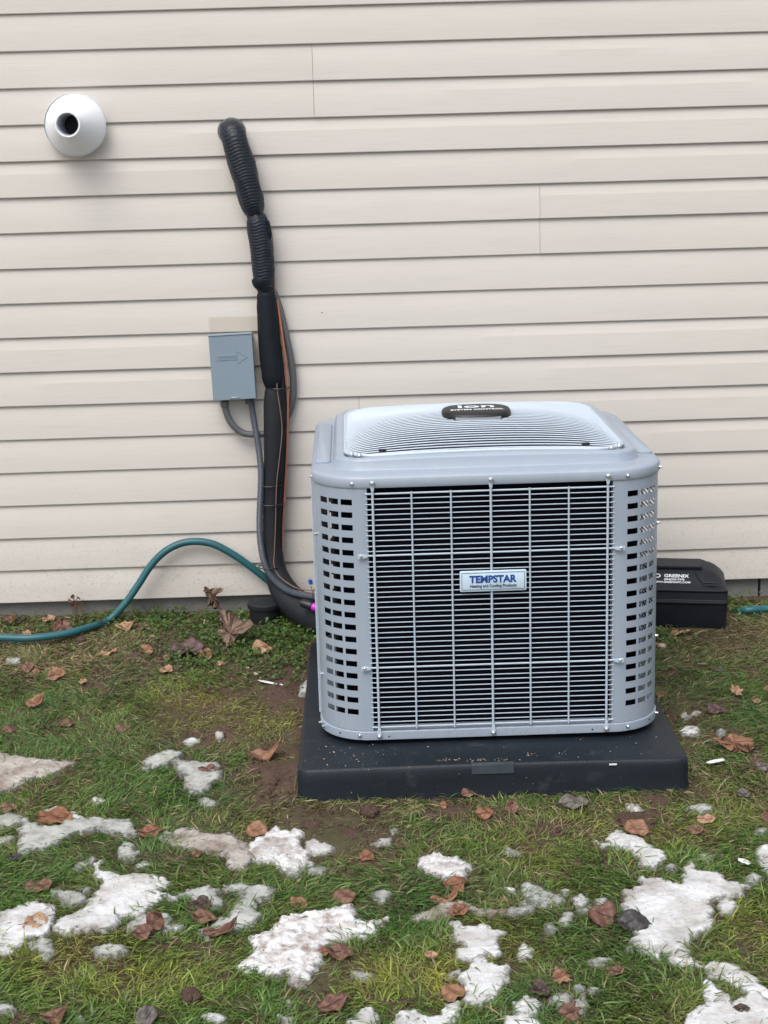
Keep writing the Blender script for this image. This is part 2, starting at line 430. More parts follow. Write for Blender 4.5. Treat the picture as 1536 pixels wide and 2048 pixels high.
M = {
    'siding': mat_siding(),
    'concrete': mat_plain('concrete', (0.17, 0.17, 0.16), 0.85, 0.35, 9, 0.8, 60, dist=0.004),
    'sheathing': mat_plain('sheathing_board', (0.18, 0.14, 0.10), 0.8),
    'soil': mat_soil(),
    'steel': mat_steel('painted_steel', (0.294, 0.350, 0.422)),
    'steel_rim': mat_steel('painted_steel_rim', (0.309, 0.366, 0.440)),
    'guard': mat_plain('guard_wire', (0.50, 0.58, 0.66), 0.35, 0.05, 20, 0),
    'wire': mat_plain('coated_wire', (0.44, 0.515, 0.60), 0.4, 0.05, 20, 0),
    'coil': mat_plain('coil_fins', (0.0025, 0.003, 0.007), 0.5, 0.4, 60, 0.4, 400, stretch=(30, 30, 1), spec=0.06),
    'zinc': mat_plain('zinc_screw', (0.62, 0.66, 0.70), 0.22, 0.1, 60, 0, metallic=0.85),
    'dark': mat_plain('dark_plastic', (0.013, 0.014, 0.016), 0.4, 0.2, 30, 0.2),
    'badge_black': mat_plain('badge_black', (0.006, 0.006, 0.008), 0.45, 0.1, 30, 0),
    'badge_silver': mat_plain('badge_silver', (0.50, 0.52, 0.56), 0.2, 0.05, 30, 0, metallic=0.6),
    'badge_plate': mat_plain('badge_plate', (0.50, 0.63, 0.74), 0.3, 0.03, 30, 0),
    'badge_blue': mat_plain('badge_blue', (0.012, 0.06, 0.27), 0.4, 0.05, 30, 0),
    'ink': mat_plain('badge_ink', (0.035, 0.05, 0.08), 0.4, 0.05, 30, 0),
    'white_print': mat_plain('white_print', (0.74, 0.78, 0.82), 0.4, 0.04, 30, 0),
    'duct_shade': mat_plain('duct_depth_shade', (0.01, 0.011, 0.014), 0.6),  # near black for the unlit depth of the vent pipe
    'pipe_inside_shade': mat_plain('pipe_inside_shade', (0.42, 0.45, 0.50), 0.6),  # white pipe painted greyer for the shade inside it
    'pvc': mat_plain('white_pvc', (0.86, 0.89, 0.92), 0.32, 0.03, 8, 0.08, 200),
    'box_grey': mat_plain('disconnect_grey', (0.215, 0.280, 0.335), 0.38, 0.04, 8, 0.06, 250),
    'sleeve': mat_sleeve(),
    'foam': mat_plain('foam_insulation', (0.006, 0.010, 0.015), 0.65, 0.35, 30, 0.5, 170, dist=0.002, spec=0.25),
    'foam_grey': mat_plain('grey_foam_insulation', (0.015, 0.017, 0.022), 0.65, 0.3, 30, 0.4, 170, dist=0.002, spec=0.3),
    'copper': mat_plain('copper', (0.50, 0.20, 0.12), 0.38, 0.25, 40, 0, metallic=0.6),
    'tan_wire': mat_plain('tan_wire', (0.20, 0.13, 0.10), 0.5, 0.2, 40, 0),
    'conduit': mat_plain('conduit_grey', (0.105, 0.110, 0.118), 0.45, 0.15, 30, 0.1),
    'conduit_blue': mat_plain('conduit_slate', (0.085, 0.100, 0.125), 0.42, 0.15, 30, 0.1),
    'hose': mat_plain('teal_hose', (0.018, 0.105, 0.125), 0.42, 0.18, 18, 0.1, 300),
    'pad': mat_pad(),
    'pad_tag': mat_plain('pad_tag', (0.048, 0.060, 0.075), 0.4, 0.3, 60, 0.4, 150),
    'bait': mat_plain('bait_plastic', (0.008, 0.011, 0.016), 0.5, 0.25, 25, 0.25, 300, spec=0.35),
    'blue_wire': mat_plain('blue_connector', (0.02, 0.10, 0.50), 0.4, 0.1, 30, 0),
    'magenta': mat_plain('magenta_cap', (0.60, 0.03, 0.55), 0.4, 0.15, 90, 0.2),
    'snow': mat_snow('old_snow', (0.66, 0.67, 0.68), (0.40, 0.375, 0.345), 0.52, 0.45, 0.5),
    'snow_dirty': mat_snow('dirty_snow', (0.48, 0.45, 0.41), (0.19, 0.135, 0.105), 0.52, 0.6, 1.0, 18),
    'ice': mat_snow('grey_ice', (0.47, 0.485, 0.465), (0.25, 0.25, 0.22), 0.45, 0.28, 0.5, 30, 0.25),
    'crumb_snow': mat_snow('crumbly_snow', (0.74, 0.745, 0.75), (0.27, 0.20, 0.16), 0.42, 0.6, 1.0, 38),
    'shard': mat_plain('white_plastic_shard', (0.74, 0.77, 0.77), 0.4, 0.06, 40, 0.1),
    'clod': mat_plain('soil_clod', (0.085, 0.054, 0.041), 0.85, 0.5, 60, 1.0, 160, dist=0.006, spec=0.2),
    'pebble': mat_plain('pebble', (0.42, 0.33, 0.26), 0.6, 0.2, 60, 0.5, 150),
    'twig': mat_plain('dry_stem', (0.13, 0.075, 0.045), 0.7, 0.4, 60, 0.4),
    'grass': mat_attr('grass_blades', 0.40, 0.18),
    'weed': mat_attr('weed_leaves', 0.42, 0.22),
}
LEAFM = {
    'brown': mat_leaf('leaf_brown', (0.20, 0.105, 0.065), (0.11, 0.055, 0.036)),
    'orange': mat_leaf('leaf_orange', (0.30, 0.155, 0.090), (0.18, 0.088, 0.052)),
    'tan': mat_leaf('leaf_tan', (0.40, 0.25, 0.155), (0.27, 0.155, 0.095)),
    'red': mat_leaf('leaf_red_brown', (0.180, 0.085, 0.060), (0.105, 0.050, 0.037)),
    'rust': mat_leaf('leaf_rust', (0.25, 0.105, 0.052), (0.155, 0.062, 0.034)),
    'dark': mat_leaf('leaf_dark', (0.075, 0.045, 0.036), (0.040, 0.024, 0.021)),
    'grey': mat_leaf('leaf_grey', (0.14, 0.125, 0.115), (0.085, 0.072, 0.066)),
    'slate': mat_leaf('leaf_slate', (0.062, 0.058, 0.060), (0.032, 0.030, 0.032)),
    'purple': mat_leaf('leaf_purple', (0.120, 0.062, 0.066), (0.068, 0.038, 0.040)),
    'maple': mat_leaf('leaf_maple', (0.20, 0.135, 0.095), (0.125, 0.080, 0.056)),
}
# ================================================================== GROUND (structure)
def axis(a, b, step, far):
    mid = np.arange(a, b + step / 2, step)
    out = np.array([far[0], -12, -6, a - 1.2, a - 0.3] if far[0] < a - 13 else [])
    out2 = np.array([b + 0.3, b + 1.2, 6, 12, far[1]] if far[1] > b + 13 else [])
    return np.concatenate([out, mid, out2])
gx = axis(-1.5, 1.6, 0.014, (-40, 40))
gy = np.concatenate([np.array([-40, -20, -10, -6, -4, -3.2]), np.arange(-2.75, 0.012, 0.014), np.array([0.1])])
GX, GY = np.meshgrid(gx, gy)
GZ = gz(GX, GY)
# spade-turned earth near the pad stands a little rougher
SOILBLOBS = [('P', 555, 1560, 75, 70, 1.1), ('P', 545, 1585, 60, 40, .9), ('P', 640, 1640, 120, 32, 1.05), ('P', 700, 1680, 110, 50, 1.0), ('P', 575, 1375, 60, 50, .95),
             ('P', 550, 1345, 80, 34, .85), ('P', 345, 1300, 80, 35, .95), ('P', 290, 1345, 60, 25, .6), ('P', 430, 1478, 60, 22, .9), ('P', 330, 1455, 80, 40, .4),
             ('P', 1295, 1600, 55, 12, .9), ('P', 1390, 1430, 70, 45, .6), ('P', 1270, 1640, 50, 16, .9), ('P', 900, 1630, 60, 25, .7), ('P', 620, 1990, 50, 40, .8), ('P', 690, 1940, 40, 25, .7),
             ('P', 520, 1545, 40, 80, .6), ('P', 1130, 1665, 60, 20, .5), ('P', 600, 1500, 20, 120, .8), ('P', 1345, 1450, 25, 90, .6), ('P', 1440, 1290, 40, 18, .6), ('P', 1330, 1310, 30, 60, .4),
             ('P', 340, 1650, 60, 20, .3), ('P', 480, 1650, 90, 40, .45), ('P', 500, 1400, 110, 50, .3), ('P', 1000, 1640, 100, 25, .45), ('P', 60, 1240, 120, 25, .4)]
def blobs(L, X, Y):
    s = np.zeros_like(X)
    for t, px, py, rx, ry, w in L:
        c = at_g(*tp(t, px, py)); k = ppm(c); view = (CAM[2] - c[2]) / (c[1] - CAM[1])
        ax, ay = rx / k, ry / (k * math.sin(math.atan(view)))
        q = ((X - c[0]) / ax) ** 2 + ((Y - c[1]) / ay) ** 2
        s = np.maximum(s, w * np.exp(-q * 0.9))
    return s
SB = blobs(SOILBLOBS, GX, GY)
GZ = GZ + SB * (0.030 * fbm(GX * 38, GY * 38, 21) + 0.014 * fbm(GX * 16, GY * 16, 5) + 0.004)
def sheet(name, X, Y, Z, mat):
    h, w = X.shape
    me = bpy.data.meshes.new(name)
    V = np.stack([X, Y, Z], -1).reshape(-1, 3).astype(np.float32)
    i = np.arange(h * w).reshape(h, w)
    Fq = np.stack([i[:-1, :-1], i[:-1, 1:], i[1:, 1:], i[1:, :-1]], -1).reshape(-1, 4)
    return quads(me, V, Fq), mat
def quads(me, V, Fq):
    k = Fq.shape[1]
    me.vertices.add(len(V)); me.vertices.foreach_set('co', V.astype(np.float32).ravel())
    me.loops.add(Fq.size); me.loops.foreach_set('vertex_index', Fq.astype(np.int32).ravel())
    me.polygons.add(len(Fq)); me.polygons.foreach_set('loop_start', np.arange(0, Fq.size, k, dtype=np.int32))
    me.polygons.foreach_set('use_smooth', np.ones(len(Fq), bool))
    me.update(calc_edges=True); me.validate()
    return me
gm, _ = sheet('ground', GX, GY, GZ, None)
ground = link('ground', gm, M['soil']); tag(ground, kind='structure')

# ================================================================== HOUSE WALL
E_ROW, Z0 = 0.1016, 0.14358
wall = thing('house_wall', 'long wall of beige vinyl lap siding on a low grey concrete foundation', 'wall')
MB().box(-3.2, 3.2, 0.016, 0.22, 0.1445, 2.95).build('sheathing', M['sheathing'], wall)
xj = float(at_y(1519, 1185, 0.02)[0])
for a, b in ((-3.2, xj - 0.004), (xj + 0.004, 3.2)):
    n = 160; xs = np.linspace(a, b, n); f = MB(); rows = []
    for z, d in ((-0.15, 0.030), (0.02, 0.030), (0.06, 0.030), (0.10, 0.030), (0.141, 0.031)):
        rows.append([(x, d - 0.006 * float(vnoise(x * 30, z * 60, 4)) - (0.004 * float(vnoise(x * 70, z * 90, 8)) if z < 0.12 else 0), z) for x in xs])
    f.loft(rows, False, False, closed=False)
    f.add([(a, .21, -.15), (b, .21, -.15), (b, .21, .141), (a, .21, .141), (a, .03, -.15), (b, .03, -.15), (b, .03, .141), (a, .03, .141)], [(0, 1, 2, 3), (0, 3, 7, 4), (1, 5, 6, 2), (3, 2, 6, 7)])
    f.build('foundation_section', M['concrete'], wall, smooth=50)

def plank(x0, x1, k, proud=0.0):
    z = Z0 + E_ROW * k
    n = max(8, int((x1 - x0) / 0.05)); xs = np.linspace(x0, x1, n)
    w = lambda x, s: (float(vnoise(x * 1.3, k * 7.1, s)) - 0.5)
    rings = []
    for x in xs:
        dy = -0.0022 * w(x, 2) - proud; dz = 0.0018 * w(x, 5)
        prof = [(0.0125, z + 0.002), (0.0035, z + dz - 0.0005), (0.0006 + dy, z + dz), (-0.0002 + dy, z + dz + 0.0018), (0.0006 + dy, z + E_ROW * 0.30),
                (0.0024 + dy * .6, z + E_ROW * 0.65), (0.0078, z + E_ROW * 0.97), (0.0096, z + E_ROW + 0.010), (0.0147, z + E_ROW + 0.010), (0.0147, z + 0.002)]
        rings.append([(x, y, zz) for y, zz in prof])
    me = MB().loft(rings, True, True).mesh('siding_plank', 7)
    return link('siding_plank', me, M['siding'], wall)
top = 17                                                     # course 17 carries the highest lap line in the photograph
joint = {}
for (px, py, courses) in ((626, 160, (14, 15)), (1080, 440, (10, 11)), (718, 805, (4, 5))):
    for c in courses: joint[c] = float(at_y(px, py, 0.0)[0])
joint[12] = joint[13] = -1.9; joint[8] = joint[9] = 1.95; joint[6] = joint[7] = -1.75; joint[2] = joint[3] = 1.7; joint[16] = joint[17] = 2.1
for k in range(0, 27):
    if k in joint:
        plank(-3.2, joint[k] - 0.0004, k); plank(joint[k] + 0.0006, 3.2, k, 0.0013)
    else:
        plank(-3.2, 3.2, k)
# small old fasteners left in the siding
for px, py in ((470, 648), (644, 625)):
    p = at_y(px, py, 0.004)
    MB().lathe([(0.0021, 0.0), (0.0021, 0.003), (0.0012, 0.0036)], (0, -1, 0), p, 10).build('nail_head', M['twig'], wall)

fleck = MB()  # three tiny dark strokes forming a fleck on the siding
for (ax, ay, bx, by, r) in ((1225, 283, 1238, 279, .0016), (1224, 281, 1230, 284, .0012), (1242, 277, 1247, 268, .0008)):
    a, b = at_y(ax, ay, 0.001), at_y(bx, by, 0.001)
    fleck.tube([a, (a + b) / 2 + np.array([0, -.001, 0.0005]), b], [r * .6, r, r * .5], 6)
tag(fleck.build('dark_speck', M['dark']), 'tiny dark insect stuck high up on the right part of the siding', 'speck')

# ================================================================== WHITE VENT
vc = at_y(151, 250, -0.03)
vent = thing('vent_cap', 'white plastic cone shaped vent sticking out of the siding at upper left', 'vent', tuple(vc))
hole = at_y(135.5, 249, -0.135) - vc
ax = Vector((hole[0], -0.105, hole[2])); L = ax.length
MB().lathe([(0.058, 0.022), (0.0845, 0.006), (0.0875, 0.000), (0.0880, -0.004), (0.0865, -0.008)], (0, 1, 0), (0, -.002, 0), 64, False, False) \
    .lathe([(0.0865, 0.006), (0.060, L * .42), (0.041, L * .80), (0.0365, L * .93), (0.0360, L), (0.0345, L + .003), (0.0318, L + .003), (0.0305, L), (0.0300, L * .5), (0.030, 0.0)], ax, (0, 0, 0), 64, False, False) \
    .build('cone', M['pvc'], vent, smooth=45)
MB().lathe([(0.0298, 0.0), (0.0298, L - .004), (0.0284, L - .004), (0.0284, 0.0)], ax, (0, 0, 0), 40, False, False).build('inner_pipe', M['pipe_inside_shade'], vent, smooth=45)
MB().lathe([(0.0283, 0.012), (0.0001, 0.012)], ax, (0, 0, 0), 40, False, False).build('duct_shade_disc', M['duct_shade'], vent)  # dark disc standing in for the shade deep in the pipe
MB().lathe([(0.058, 0.008), (0.058, 0.05)], (0, 1, 0), (0, 0, 0), 48).build('wall_pipe', M['pvc'], vent, smooth=45)

# ================================================================== DISCONNECT BOX
dbx = thing('disconnect_box', 'grey metal electrical disconnect box with raised arrow screwed to the siding', 'electrical box', (-0.3850, 0, 0.8590), (0, math.radians(-1.5), 0))
hw, hh = 0.0635, 0.0955
MB().box(-hw + .002, hw - .002, -0.056, 0.004, -hh + .003, hh - .002).build('body', M['box_grey'], dbx, bevel=0.002)
MB().box(-hw, hw, -0.0635, -0.0575, -hh, hh).build('cover', M['box_grey'], dbx, bevel=0.0018)
MB().box(-hw - .0005, hw + .0005, -0.0655, -0.030, hh + .0002, hh + .0032).build('rain_lip', M['box_grey'], dbx, bevel=0.001)
ar = MB()
A0 = [(-.044, .036), (.015, .036), (.015, .050), (.0455, .0315), (.015, .012), (.015, .0245), (-.044, .0245), (-.038, .030)]
def strip_loop(mb, P, w, y0, y1):
    for i in range(len(P)):
        a, b = Vector(P[i]), Vector(P[(i + 1) % len(P)]); d = (b - a).normalized(); nrm = Vector((-d.y, d.x)) * w / 2
        q = [a - nrm - d * w / 2, b - nrm + d * w / 2, b + nrm + d * w / 2, a + nrm - d * w / 2]
        off = 0.00003 * i
        mb.add([(c.x, y0, c.y) for c in q] + [(c.x, y1 - off, c.y) for c in q], [(0, 1, 2, 3), (7, 6, 5, 4), (0, 4, 5, 1), (1, 5, 6, 2), (2, 6, 7, 3), (3, 7, 4, 0)])
strip_loop(ar, A0, 0.0028, -0.063, -0.0647)
ar.build('embossed_arrow', M['box_grey'], dbx)
tm = text_mesh('Disconnect', 0.0125, 0.0007)
tm.transform(Matrix.Translation((-0.013, -0.0640, 0.0300)) @ Matrix.Rotation(math.radians(90), 4, 'X'))
link('embossed_lettering', tm, M['box_grey'], dbx)
MB().tube(catmull([(-.012, -.0640, -.0905), (-.011, -.0690, -.0880), (0, -.0705, -.0870), (.011, -.0690, -.0880), (.012, -.0640, -.0905)], 14), 0.0017, 8).build('latch', M['zinc'], dbx)
MB().lathe([(0.0140, 0.0), (0.0140, -0.008), (0.0105, -0.010), (0.0125, -0.012), (0.0125, -0.026), (0.009, -0.030)], (0, 0, 1), (-.034, -.030, -hh + .003), 20).build('conduit_fitting', M['conduit'], dbx)
MB().lathe([(0.0125, 0.0), (0.0125, -0.010), (0.0110, -0.012), (0.0110, -0.022)], (0, 0, 1), (.038, -.030, -hh + .003), 20).build('conduit_fitting', M['conduit_blue'], dbx)

# ================================================================== HOSES, CONDUITS, LINE SET
def path(pts, n):                                            # pts: (px, py, depth off the wall)
    return catmull([at_y(x, y, -d) for x, y, d in pts], n)

# the two runs of pipe in their insulation, with ties, copper line and thermostat wire
ls = thing('line_set', 'black insulated refrigerant pipe running down the siding from a wall hole to the cooling unit', 'pipe', (0, 0, 0))
def sleeve(pts, n, ribs=0.0, sides=28, ripple=0.0):
    P = catmull([list(at_y(x, y, -d)) + [w / ppm(at_y(x, y, -d)) / 2] for x, y, d, w in pts], n)
    R = P[:, 3].copy()
    mb = MB(); V = []; F = []
    Q = P[:, :3]; T = np.gradient(Q, axis=0); T /= np.linalg.norm(T, axis=1)[:, None]
    a = np.cross(T[0], [0, 1, 0]); a /= np.linalg.norm(a); s = 0
    for k in range(n):
        a = a - T[k] * (a @ T[k]); a /= np.linalg.norm(a); b = np.cross(T[k], a)
        if k: s += np.linalg.norm(Q[k] - Q[k - 1])
        for j in range(sides):
            w = 2 * math.pi * j / sides
            r = R[k]
            if ribs: r += ribs * math.sin(s / 0.0088 * 2 * math.pi + 1.5 * math.cos(5 * w))
            if ripple: r += ripple * float(fbm(s * 22 + 3 * math.cos(w), 3 * math.sin(w) + s * 9, 17))
            V.append(Q[k] + r * (math.cos(w) * a + math.sin(w) * b))
    for k in range(n - 1):
        for j in range(sides):
            j2 = (j + 1) % sides
            F.append((k * sides + j, k * sides + j2, (k + 1) * sides + j2, (k + 1) * sides + j))
    F.append(tuple(range(sides - 1, -1, -1))); F.append(tuple((n - 1) * sides + i for i in range(sides)))
    mb.add(V, F); return mb
sleeve([(464, 268, -.02, 40), (462, 262, .012, 46), (467, 272, .034, 50), (475, 300, .042, 52), (487, 340, .044, 53), (498, 380, .044, 51), (506, 412, .042, 47), (511, 431, .040, 33)], 330, 0.0006, ripple=.007).build('quilted_sleeve', M['sleeve'], ls, smooth=60)
sleeve([(511, 430, .040, 33), (515, 445, .042, 44), (520, 475, .042, 46), (525, 515, .042, 46), (528, 550, .042, 44), (530, 574, .041, 36), (531, 580, .040, 30)], 260, 0.0006, ripple=.006).build('quilted_sleeve', M['sleeve'], ls, smooth=60)
# flap of the sleeve's lower end
fl = sleeve([(519, 553, .047, 34), (523, 563, .048, 38), (530, 575, .048, 30), (533, 582, .047, 26)], 24, 0, 20, .002); fl.build('sleeve_flap', M['foam'], ls, smooth=60)
hoop = at_y(541, 470, -.052)
MB().tube(path([(528, 433, .05), (537, 447, .058), (541, 467, .058), (538, 486, .052)], 24), [0.0035] * 24, 8).build('sleeve_loop', M['foam'], ls)
sleeve([(531, 580, .038, 30), (533, 592, .040, 38), (536, 640, .040, 43), (540, 700, .041, 44), (545, 752, .041, 43), (547, 772, .040, 34), (548, 777, .040, 30)], 120, 0, 26, .0035).build('foam_sleeve', M['foam'], ls, smooth=60)
sleeve([(548, 777, .040, 30), (548, 785, .041, 38), (549, 830, .042, 44), (550, 880, .043, 44), (548, 940, .044, 42), (545, 970, .045, 39), (544, 1003, .046, 37), (544, 1050, .048, 37), (546, 1100, .052, 39), (551, 1140, .062, 44),
        (566, 1178, .082, 54), (590, 1206, .115, 61), (620, 1226, .155, 67), (655, 1242, .205, 72), (700, 1256, .290, 74), (740, 1262, .37, 74)], 220, 0, 28, .0025).build('foam_sleeve', M['foam_grey'], ls, smooth=60)
MB().tube(path([(557, 690, .040), (565, 770, .046), (569, 840, .050), (566, 930, .052), (561, 1000, .054), (559, 1080, .058), (562, 1130, .064), (576, 1165, .08), (600, 1195, .11)], 90), 0.0088, 12).build('slim_insulated_pipe', M['foam'], ls)
seal = MB()
for q in range(26):
    w = 2 * math.pi * q / 26; c_ = at_y(463 + 25 * math.cos(w), 262 - 24 * math.sin(w), .001)
    seal.lathe([(0.0, -.005), (.0045 + .0025 * float(vnoise(q * .9, 3.1, 6)), -.002), (.0050, .004)], (0, -1, 0), (c_[0], .002, c_[2]), 8)
seal.build('wall_sealant', M['concrete'], ls, smooth=60)
MB().tube(path([(457, 306, .03), (461, 322, .036), (466, 345, .03)], 14), 0.0026, 8).build('copper_line', M['copper'], ls)
MB().tube(path([(554, 600, .036), (560, 640, .045), (567, 690, .052), (573, 740, .055), (576, 800, .054), (575, 870, .053), (571, 960, .053), (568, 1020, .054), (564, 1080, .058), (564, 1125, .064), (571, 1155, .078), (585, 1176, .105), (612, 1185, .15), (650, 1188, .21)], 160),
          np.concatenate([np.full(70, 0.0033), np.linspace(.0033, .0021, 90)]), 8).build('copper_line', M['copper'], ls)
MB().tube(path([(538, 440, .03), (545, 480, .04), (549, 560, .045), (553, 620, .047), (556, 690, .058), (554, 770, .066), (559, 810, .070), (564, 860, .070), (558, 925, .074), (553, 972, .076), (551, 1050, .079), (549, 1100, .083), (548, 1128, .092), (555, 1148, .100), (575, 1166, .115), (600, 1178, .14), (645, 1183, .21)], 170), 0.0016, 6).build('thermostat_wire', M['tan_wire'], ls)
def tie(px, py, d, hw_px, squash=0.9, r=0.0016, tilt=0.0):
    c = at_y(px, py, -d); a = hw_px / ppm(c)
    P = [(c[0] + a * math.cos(w), c[1] - squash * a * math.sin(w), c[2] + tilt * math.cos(w)) for w in np.linspace(0, 2 * math.pi, 28)]
    return MB().tube(P, r, 6).build('cable_tie', M['dark'], ls)
tie(512, 431, .040, 18); tie(532, 581, .040, 17); tie(557, 775, .044, 22); tie(541, 969, .046, 25); tie(542, 1006, .048, 27, .9); tie(538, 1133, .075, 21, .9, .0018)
wc = MB()
for (ax_, ay_, bx_, by_) in ((625, 1187, 622, 1172), (626, 1187, 632, 1168)):
    wc.tube(catmull([at_y(625, 1200, -.20), at_y(ax_, ay_, -.20), at_y(bx_, by_, -.20)], 10), 0.0012, 6)
wc.build('thermostat_wire', M['tan_wire'], ls)
for (px, py, tx, ty) in ((622, 1169, 620, 1160), (631, 1167, 636, 1158)):
    a, b = at_y(px, py, -.20), at_y(tx, ty, -.20)
    MB().tube([a, a + (b - a) * .15, a + (b - a) * .6, b], [.0035, .0062, .0058, .0066], 8).build('wire_connector', M['blue_wire'], ls, smooth=30)

# flexible conduit from the box to the unit, ribbed
P = path([(502, 798, .030), (506, 830, .034), (513, 870, .048), (519, 910, .058), (522, 950, .062), (521, 990, .066), (519, 1040, .070), (521, 1085, .075), (530, 1130, .088), (548, 1160, .112), (575, 1181, .142), (605, 1190, .17), (640, 1195, .205), (670, 1197, .26)], 420)
Rr = np.where(np.arange(420) % 2 == 0, 0.0100, 0.0087) * np.linspace(0.98, 1.06, 420)
tag(MB().tube(P, Rr, 14).build('flexible_conduit', M['conduit_blue'], smooth=30), 'ribbed slate grey conduit curving from the disconnect box down into the cooling unit', 'conduit')
P = path([(450, 806, .030), (452, 822, .030), (462, 845, .030), (482, 864, .028), (505, 869, .026), (530, 867, .021), (556, 856, .017), (574, 835, .017), (584, 805, .019), (587, 770, .021), (583, 725, .023), (574, 680, .025), (563, 630, .025), (552, 595, .024), (540, 570, .02), (534, 560, -.01)], 150)
tag(MB().tube(P, 0.0102, 14).build('power_conduit', M['conduit'], smooth=60), 'plain grey conduit looping from the box behind the black pipe and bulging to its right', 'conduit')

# garden hose
hz = lambda px, py, lift=0.012: at_g(px, py, lift)
def on_g(px, py): p = at_g(px, py, .012); return [p[0], p[1], p[2] + .012]
hp = [on_g(-90, 1288), on_g(-40, 1285), on_g(0, 1283), on_g(60, 1284), on_g(120, 1277), on_g(166, 1266)]
for x, y, d in ((212, 1243, .085), (246, 1212, .065), (275, 1172, .05), (302, 1131, .04), (330, 1103, .033), (362, 1087, .028), (394, 1083, .026), (428, 1089, .026), (468, 1110, .026), (505, 1136, .024), (535, 1160, .022), (565, 1184, .024), (602, 1207, .035), (660, 1228, .05), (760, 1226, .055), (950, 1222, .05), (1200, 1224, .06), (1340, 1226, .05), (1440, 1228, .05)):
    hp.append(list(at_y(x, y, -d)))
for x, y in ((1490, 1226), (1530, 1223), (1580, 1222), (1700, 1220)):
    p = at_g(x, y, .01); hp.append([p[0], p[1], float(gbase(p[0], p[1])) + .018])
tag(MB().tube(catmull(hp, 420), 0.0112, 14).build('garden_hose', M['hose'], smooth=60), 'teal garden hose arching over the grass and along the foot of the siding', 'hose')

# dark capped drain by the wall
dc = at_y(529, 1206, -.075)
drain = thing('drain_cap', 'round dark grey drain cap on a short pipe under the black pipe by the wall', 'drain cap', tuple(dc))
MB().lathe([(0.0515, -0.012), (0.0525, -0.008), (0.0525, 0.002), (0.0490, 0.0055), (0.020, 0.0065), (0.001, 0.0065)], (0, 0, 1), (0, 0, 0), 40, True, False).build('cap', M['foam_grey'], drain, smooth=40)
MB().lathe([(0.047, -0.20), (0.047, -0.0125)], (0, 0, 1), (0, 0, 0), 36).build('pipe', M['dark'], drain, smooth=40)

# ================================================================== EQUIPMENT PAD
pr = -0.00753
padt = thing('equipment_pad', 'square black plastic pad under the cooling unit, dusted with pale crumbs', 'pad', (0.26897, -1.22954, 0), (0, 0, pr))
rings = []
for z, ins, r in ((-0.02, -0.006, .030), (0.0, -0.004, .030), (0.020, -0.001, .030), (0.045, -0.002, .030), (0.062, 0.0, .030), (0.070, 0.0008, .029), (0.0745, 0.0035, .027), (0.0760, 0.009, .022)):
    ring = []
    P = []
    base = rrect(-.457 + ins, .457 - ins, 0 + ins, .955 - ins, r, 5)
    for i in range(len(base)):
        a, b = base[i], base[(i + 1) % len(base)]
        m = 28 if math.dist(a, b) > 0.3 else 1
        for k in range(m): P.append((a[0] + (b[0] - a[0]) * k / m, a[1] + (b[1] - a[1]) * k / m))
    for (x, y) in P:
        bow = (0.006 * float(fbm(x * 5 + y * 3, z * 25, 31)) if 0 <= z < 0.066 else 0) + (-.004 * math.cos(x / .457 * 1.57) if z > .06 and y < .1 else 0) * 0
        ring.append((x, y + (bow if y < .05 else 0), z + 0.0035 * math.cos(x / .46 * math.pi / 2) * (1 if z > .05 else 0)))
    rings.append(ring)
slab = MB().loft(rings, False, True).build('slab', M['pad'], padt, smooth=60)
ta = MB()
ta.box(-.052, .047, -0.0040, -0.0015, 0.0555, 0.0785); ta.box(-.052, .047, -0.0040, 0.006, 0.0787, 0.0812)
ta.build('label_tag', M['pad_tag'], padt, bevel=0.0008)
cr = MB()
def crumb(mb, p, s, rg=random):
    q = [Vector((rg.uniform(-1, 1), rg.uniform(-1, 1), rg.uniform(-.4, .6))) for _ in range(6)]
    b = [Vector((1, 0, 0)), Vector((-.9, .2, 0)), Vector((0, 1, .1)), Vector((.1, -1, 0)), Vector((0, 0, .7)), Vector((0, 0, -.5))]
    V = [Vector(p) + (b[i] + q[i] * .45) * s for i in range(6)]
    mb.add([tuple(v) for v in V], [(0, 2, 4), (2, 1, 4), (1, 3, 4), (3, 0, 4), (2, 0, 5), (1, 2, 5), (3, 1, 5), (0, 3, 5)])
for _ in range(80):
    x = random.choice([random.uniform(-.45, -.2), random.uniform(-.45, .44)]); y = random.uniform(.012, .14) if random.random() < .75 else random.uniform(.01, .5)
    if -.37 < x and y > .15: continue
    crumb(cr, (x, y, .0775 + .0035 * math.cos(x / .46 * 1.57)), random.choice([.0006, .0008, .001, .0013, .002]))
for cx, cy, n in ((-.10, .028, 26), (-.03, .022, 22), (.02, .018, 14), (.09, .045, 10), (.16, .05, 10)):
    for _ in range(n): crumb(cr, (cx + random.gauss(0, .012), cy + random.gauss(0, .006), .0802), random.uniform(.0006, .0018))
tag(cr.build('crumbs', M['pebble'], padt, smooth=None), kind='stuff')
# ================================================================== AIR CONDITIONER
W2, AR = 0.41274, 0.12372                                    # half width, corner radius
ZP = 0.0795                                                  # top of the pad
AZ = lambda z: z - ZP
ac = thing('air_conditioner', 'large blue grey outdoor air conditioning unit with wire grille standing on the black pad', 'air conditioner', (0.27971, -1.08722, ZP), (0, 0, 0.00213))
CY = W2                                                      # centre of the square plan, front face at y = 0
def ring(ins, z, arch=0.0, n=10):
    h = W2 - ins; r = max(AR - ins, 0.02)
    P = []
    base = rrect(-h, h, CY - h, CY + h, r, n)
    for i in range(len(base)):
        a, b = base[i], base[(i + 1) % len(base)]
        m = 16 if math.dist(a, b) > 0.2 else 1
        for k in range(m):
            x, y = a[0] + (b[0] - a[0]) * k / m, a[1] + (b[1] - a[1]) * k / m
            P.append((x, y, AZ(z) + arch * (1 - (x / h) ** 2) * (1 - 0.25 * ((y - CY) / h) ** 2)))
    return P
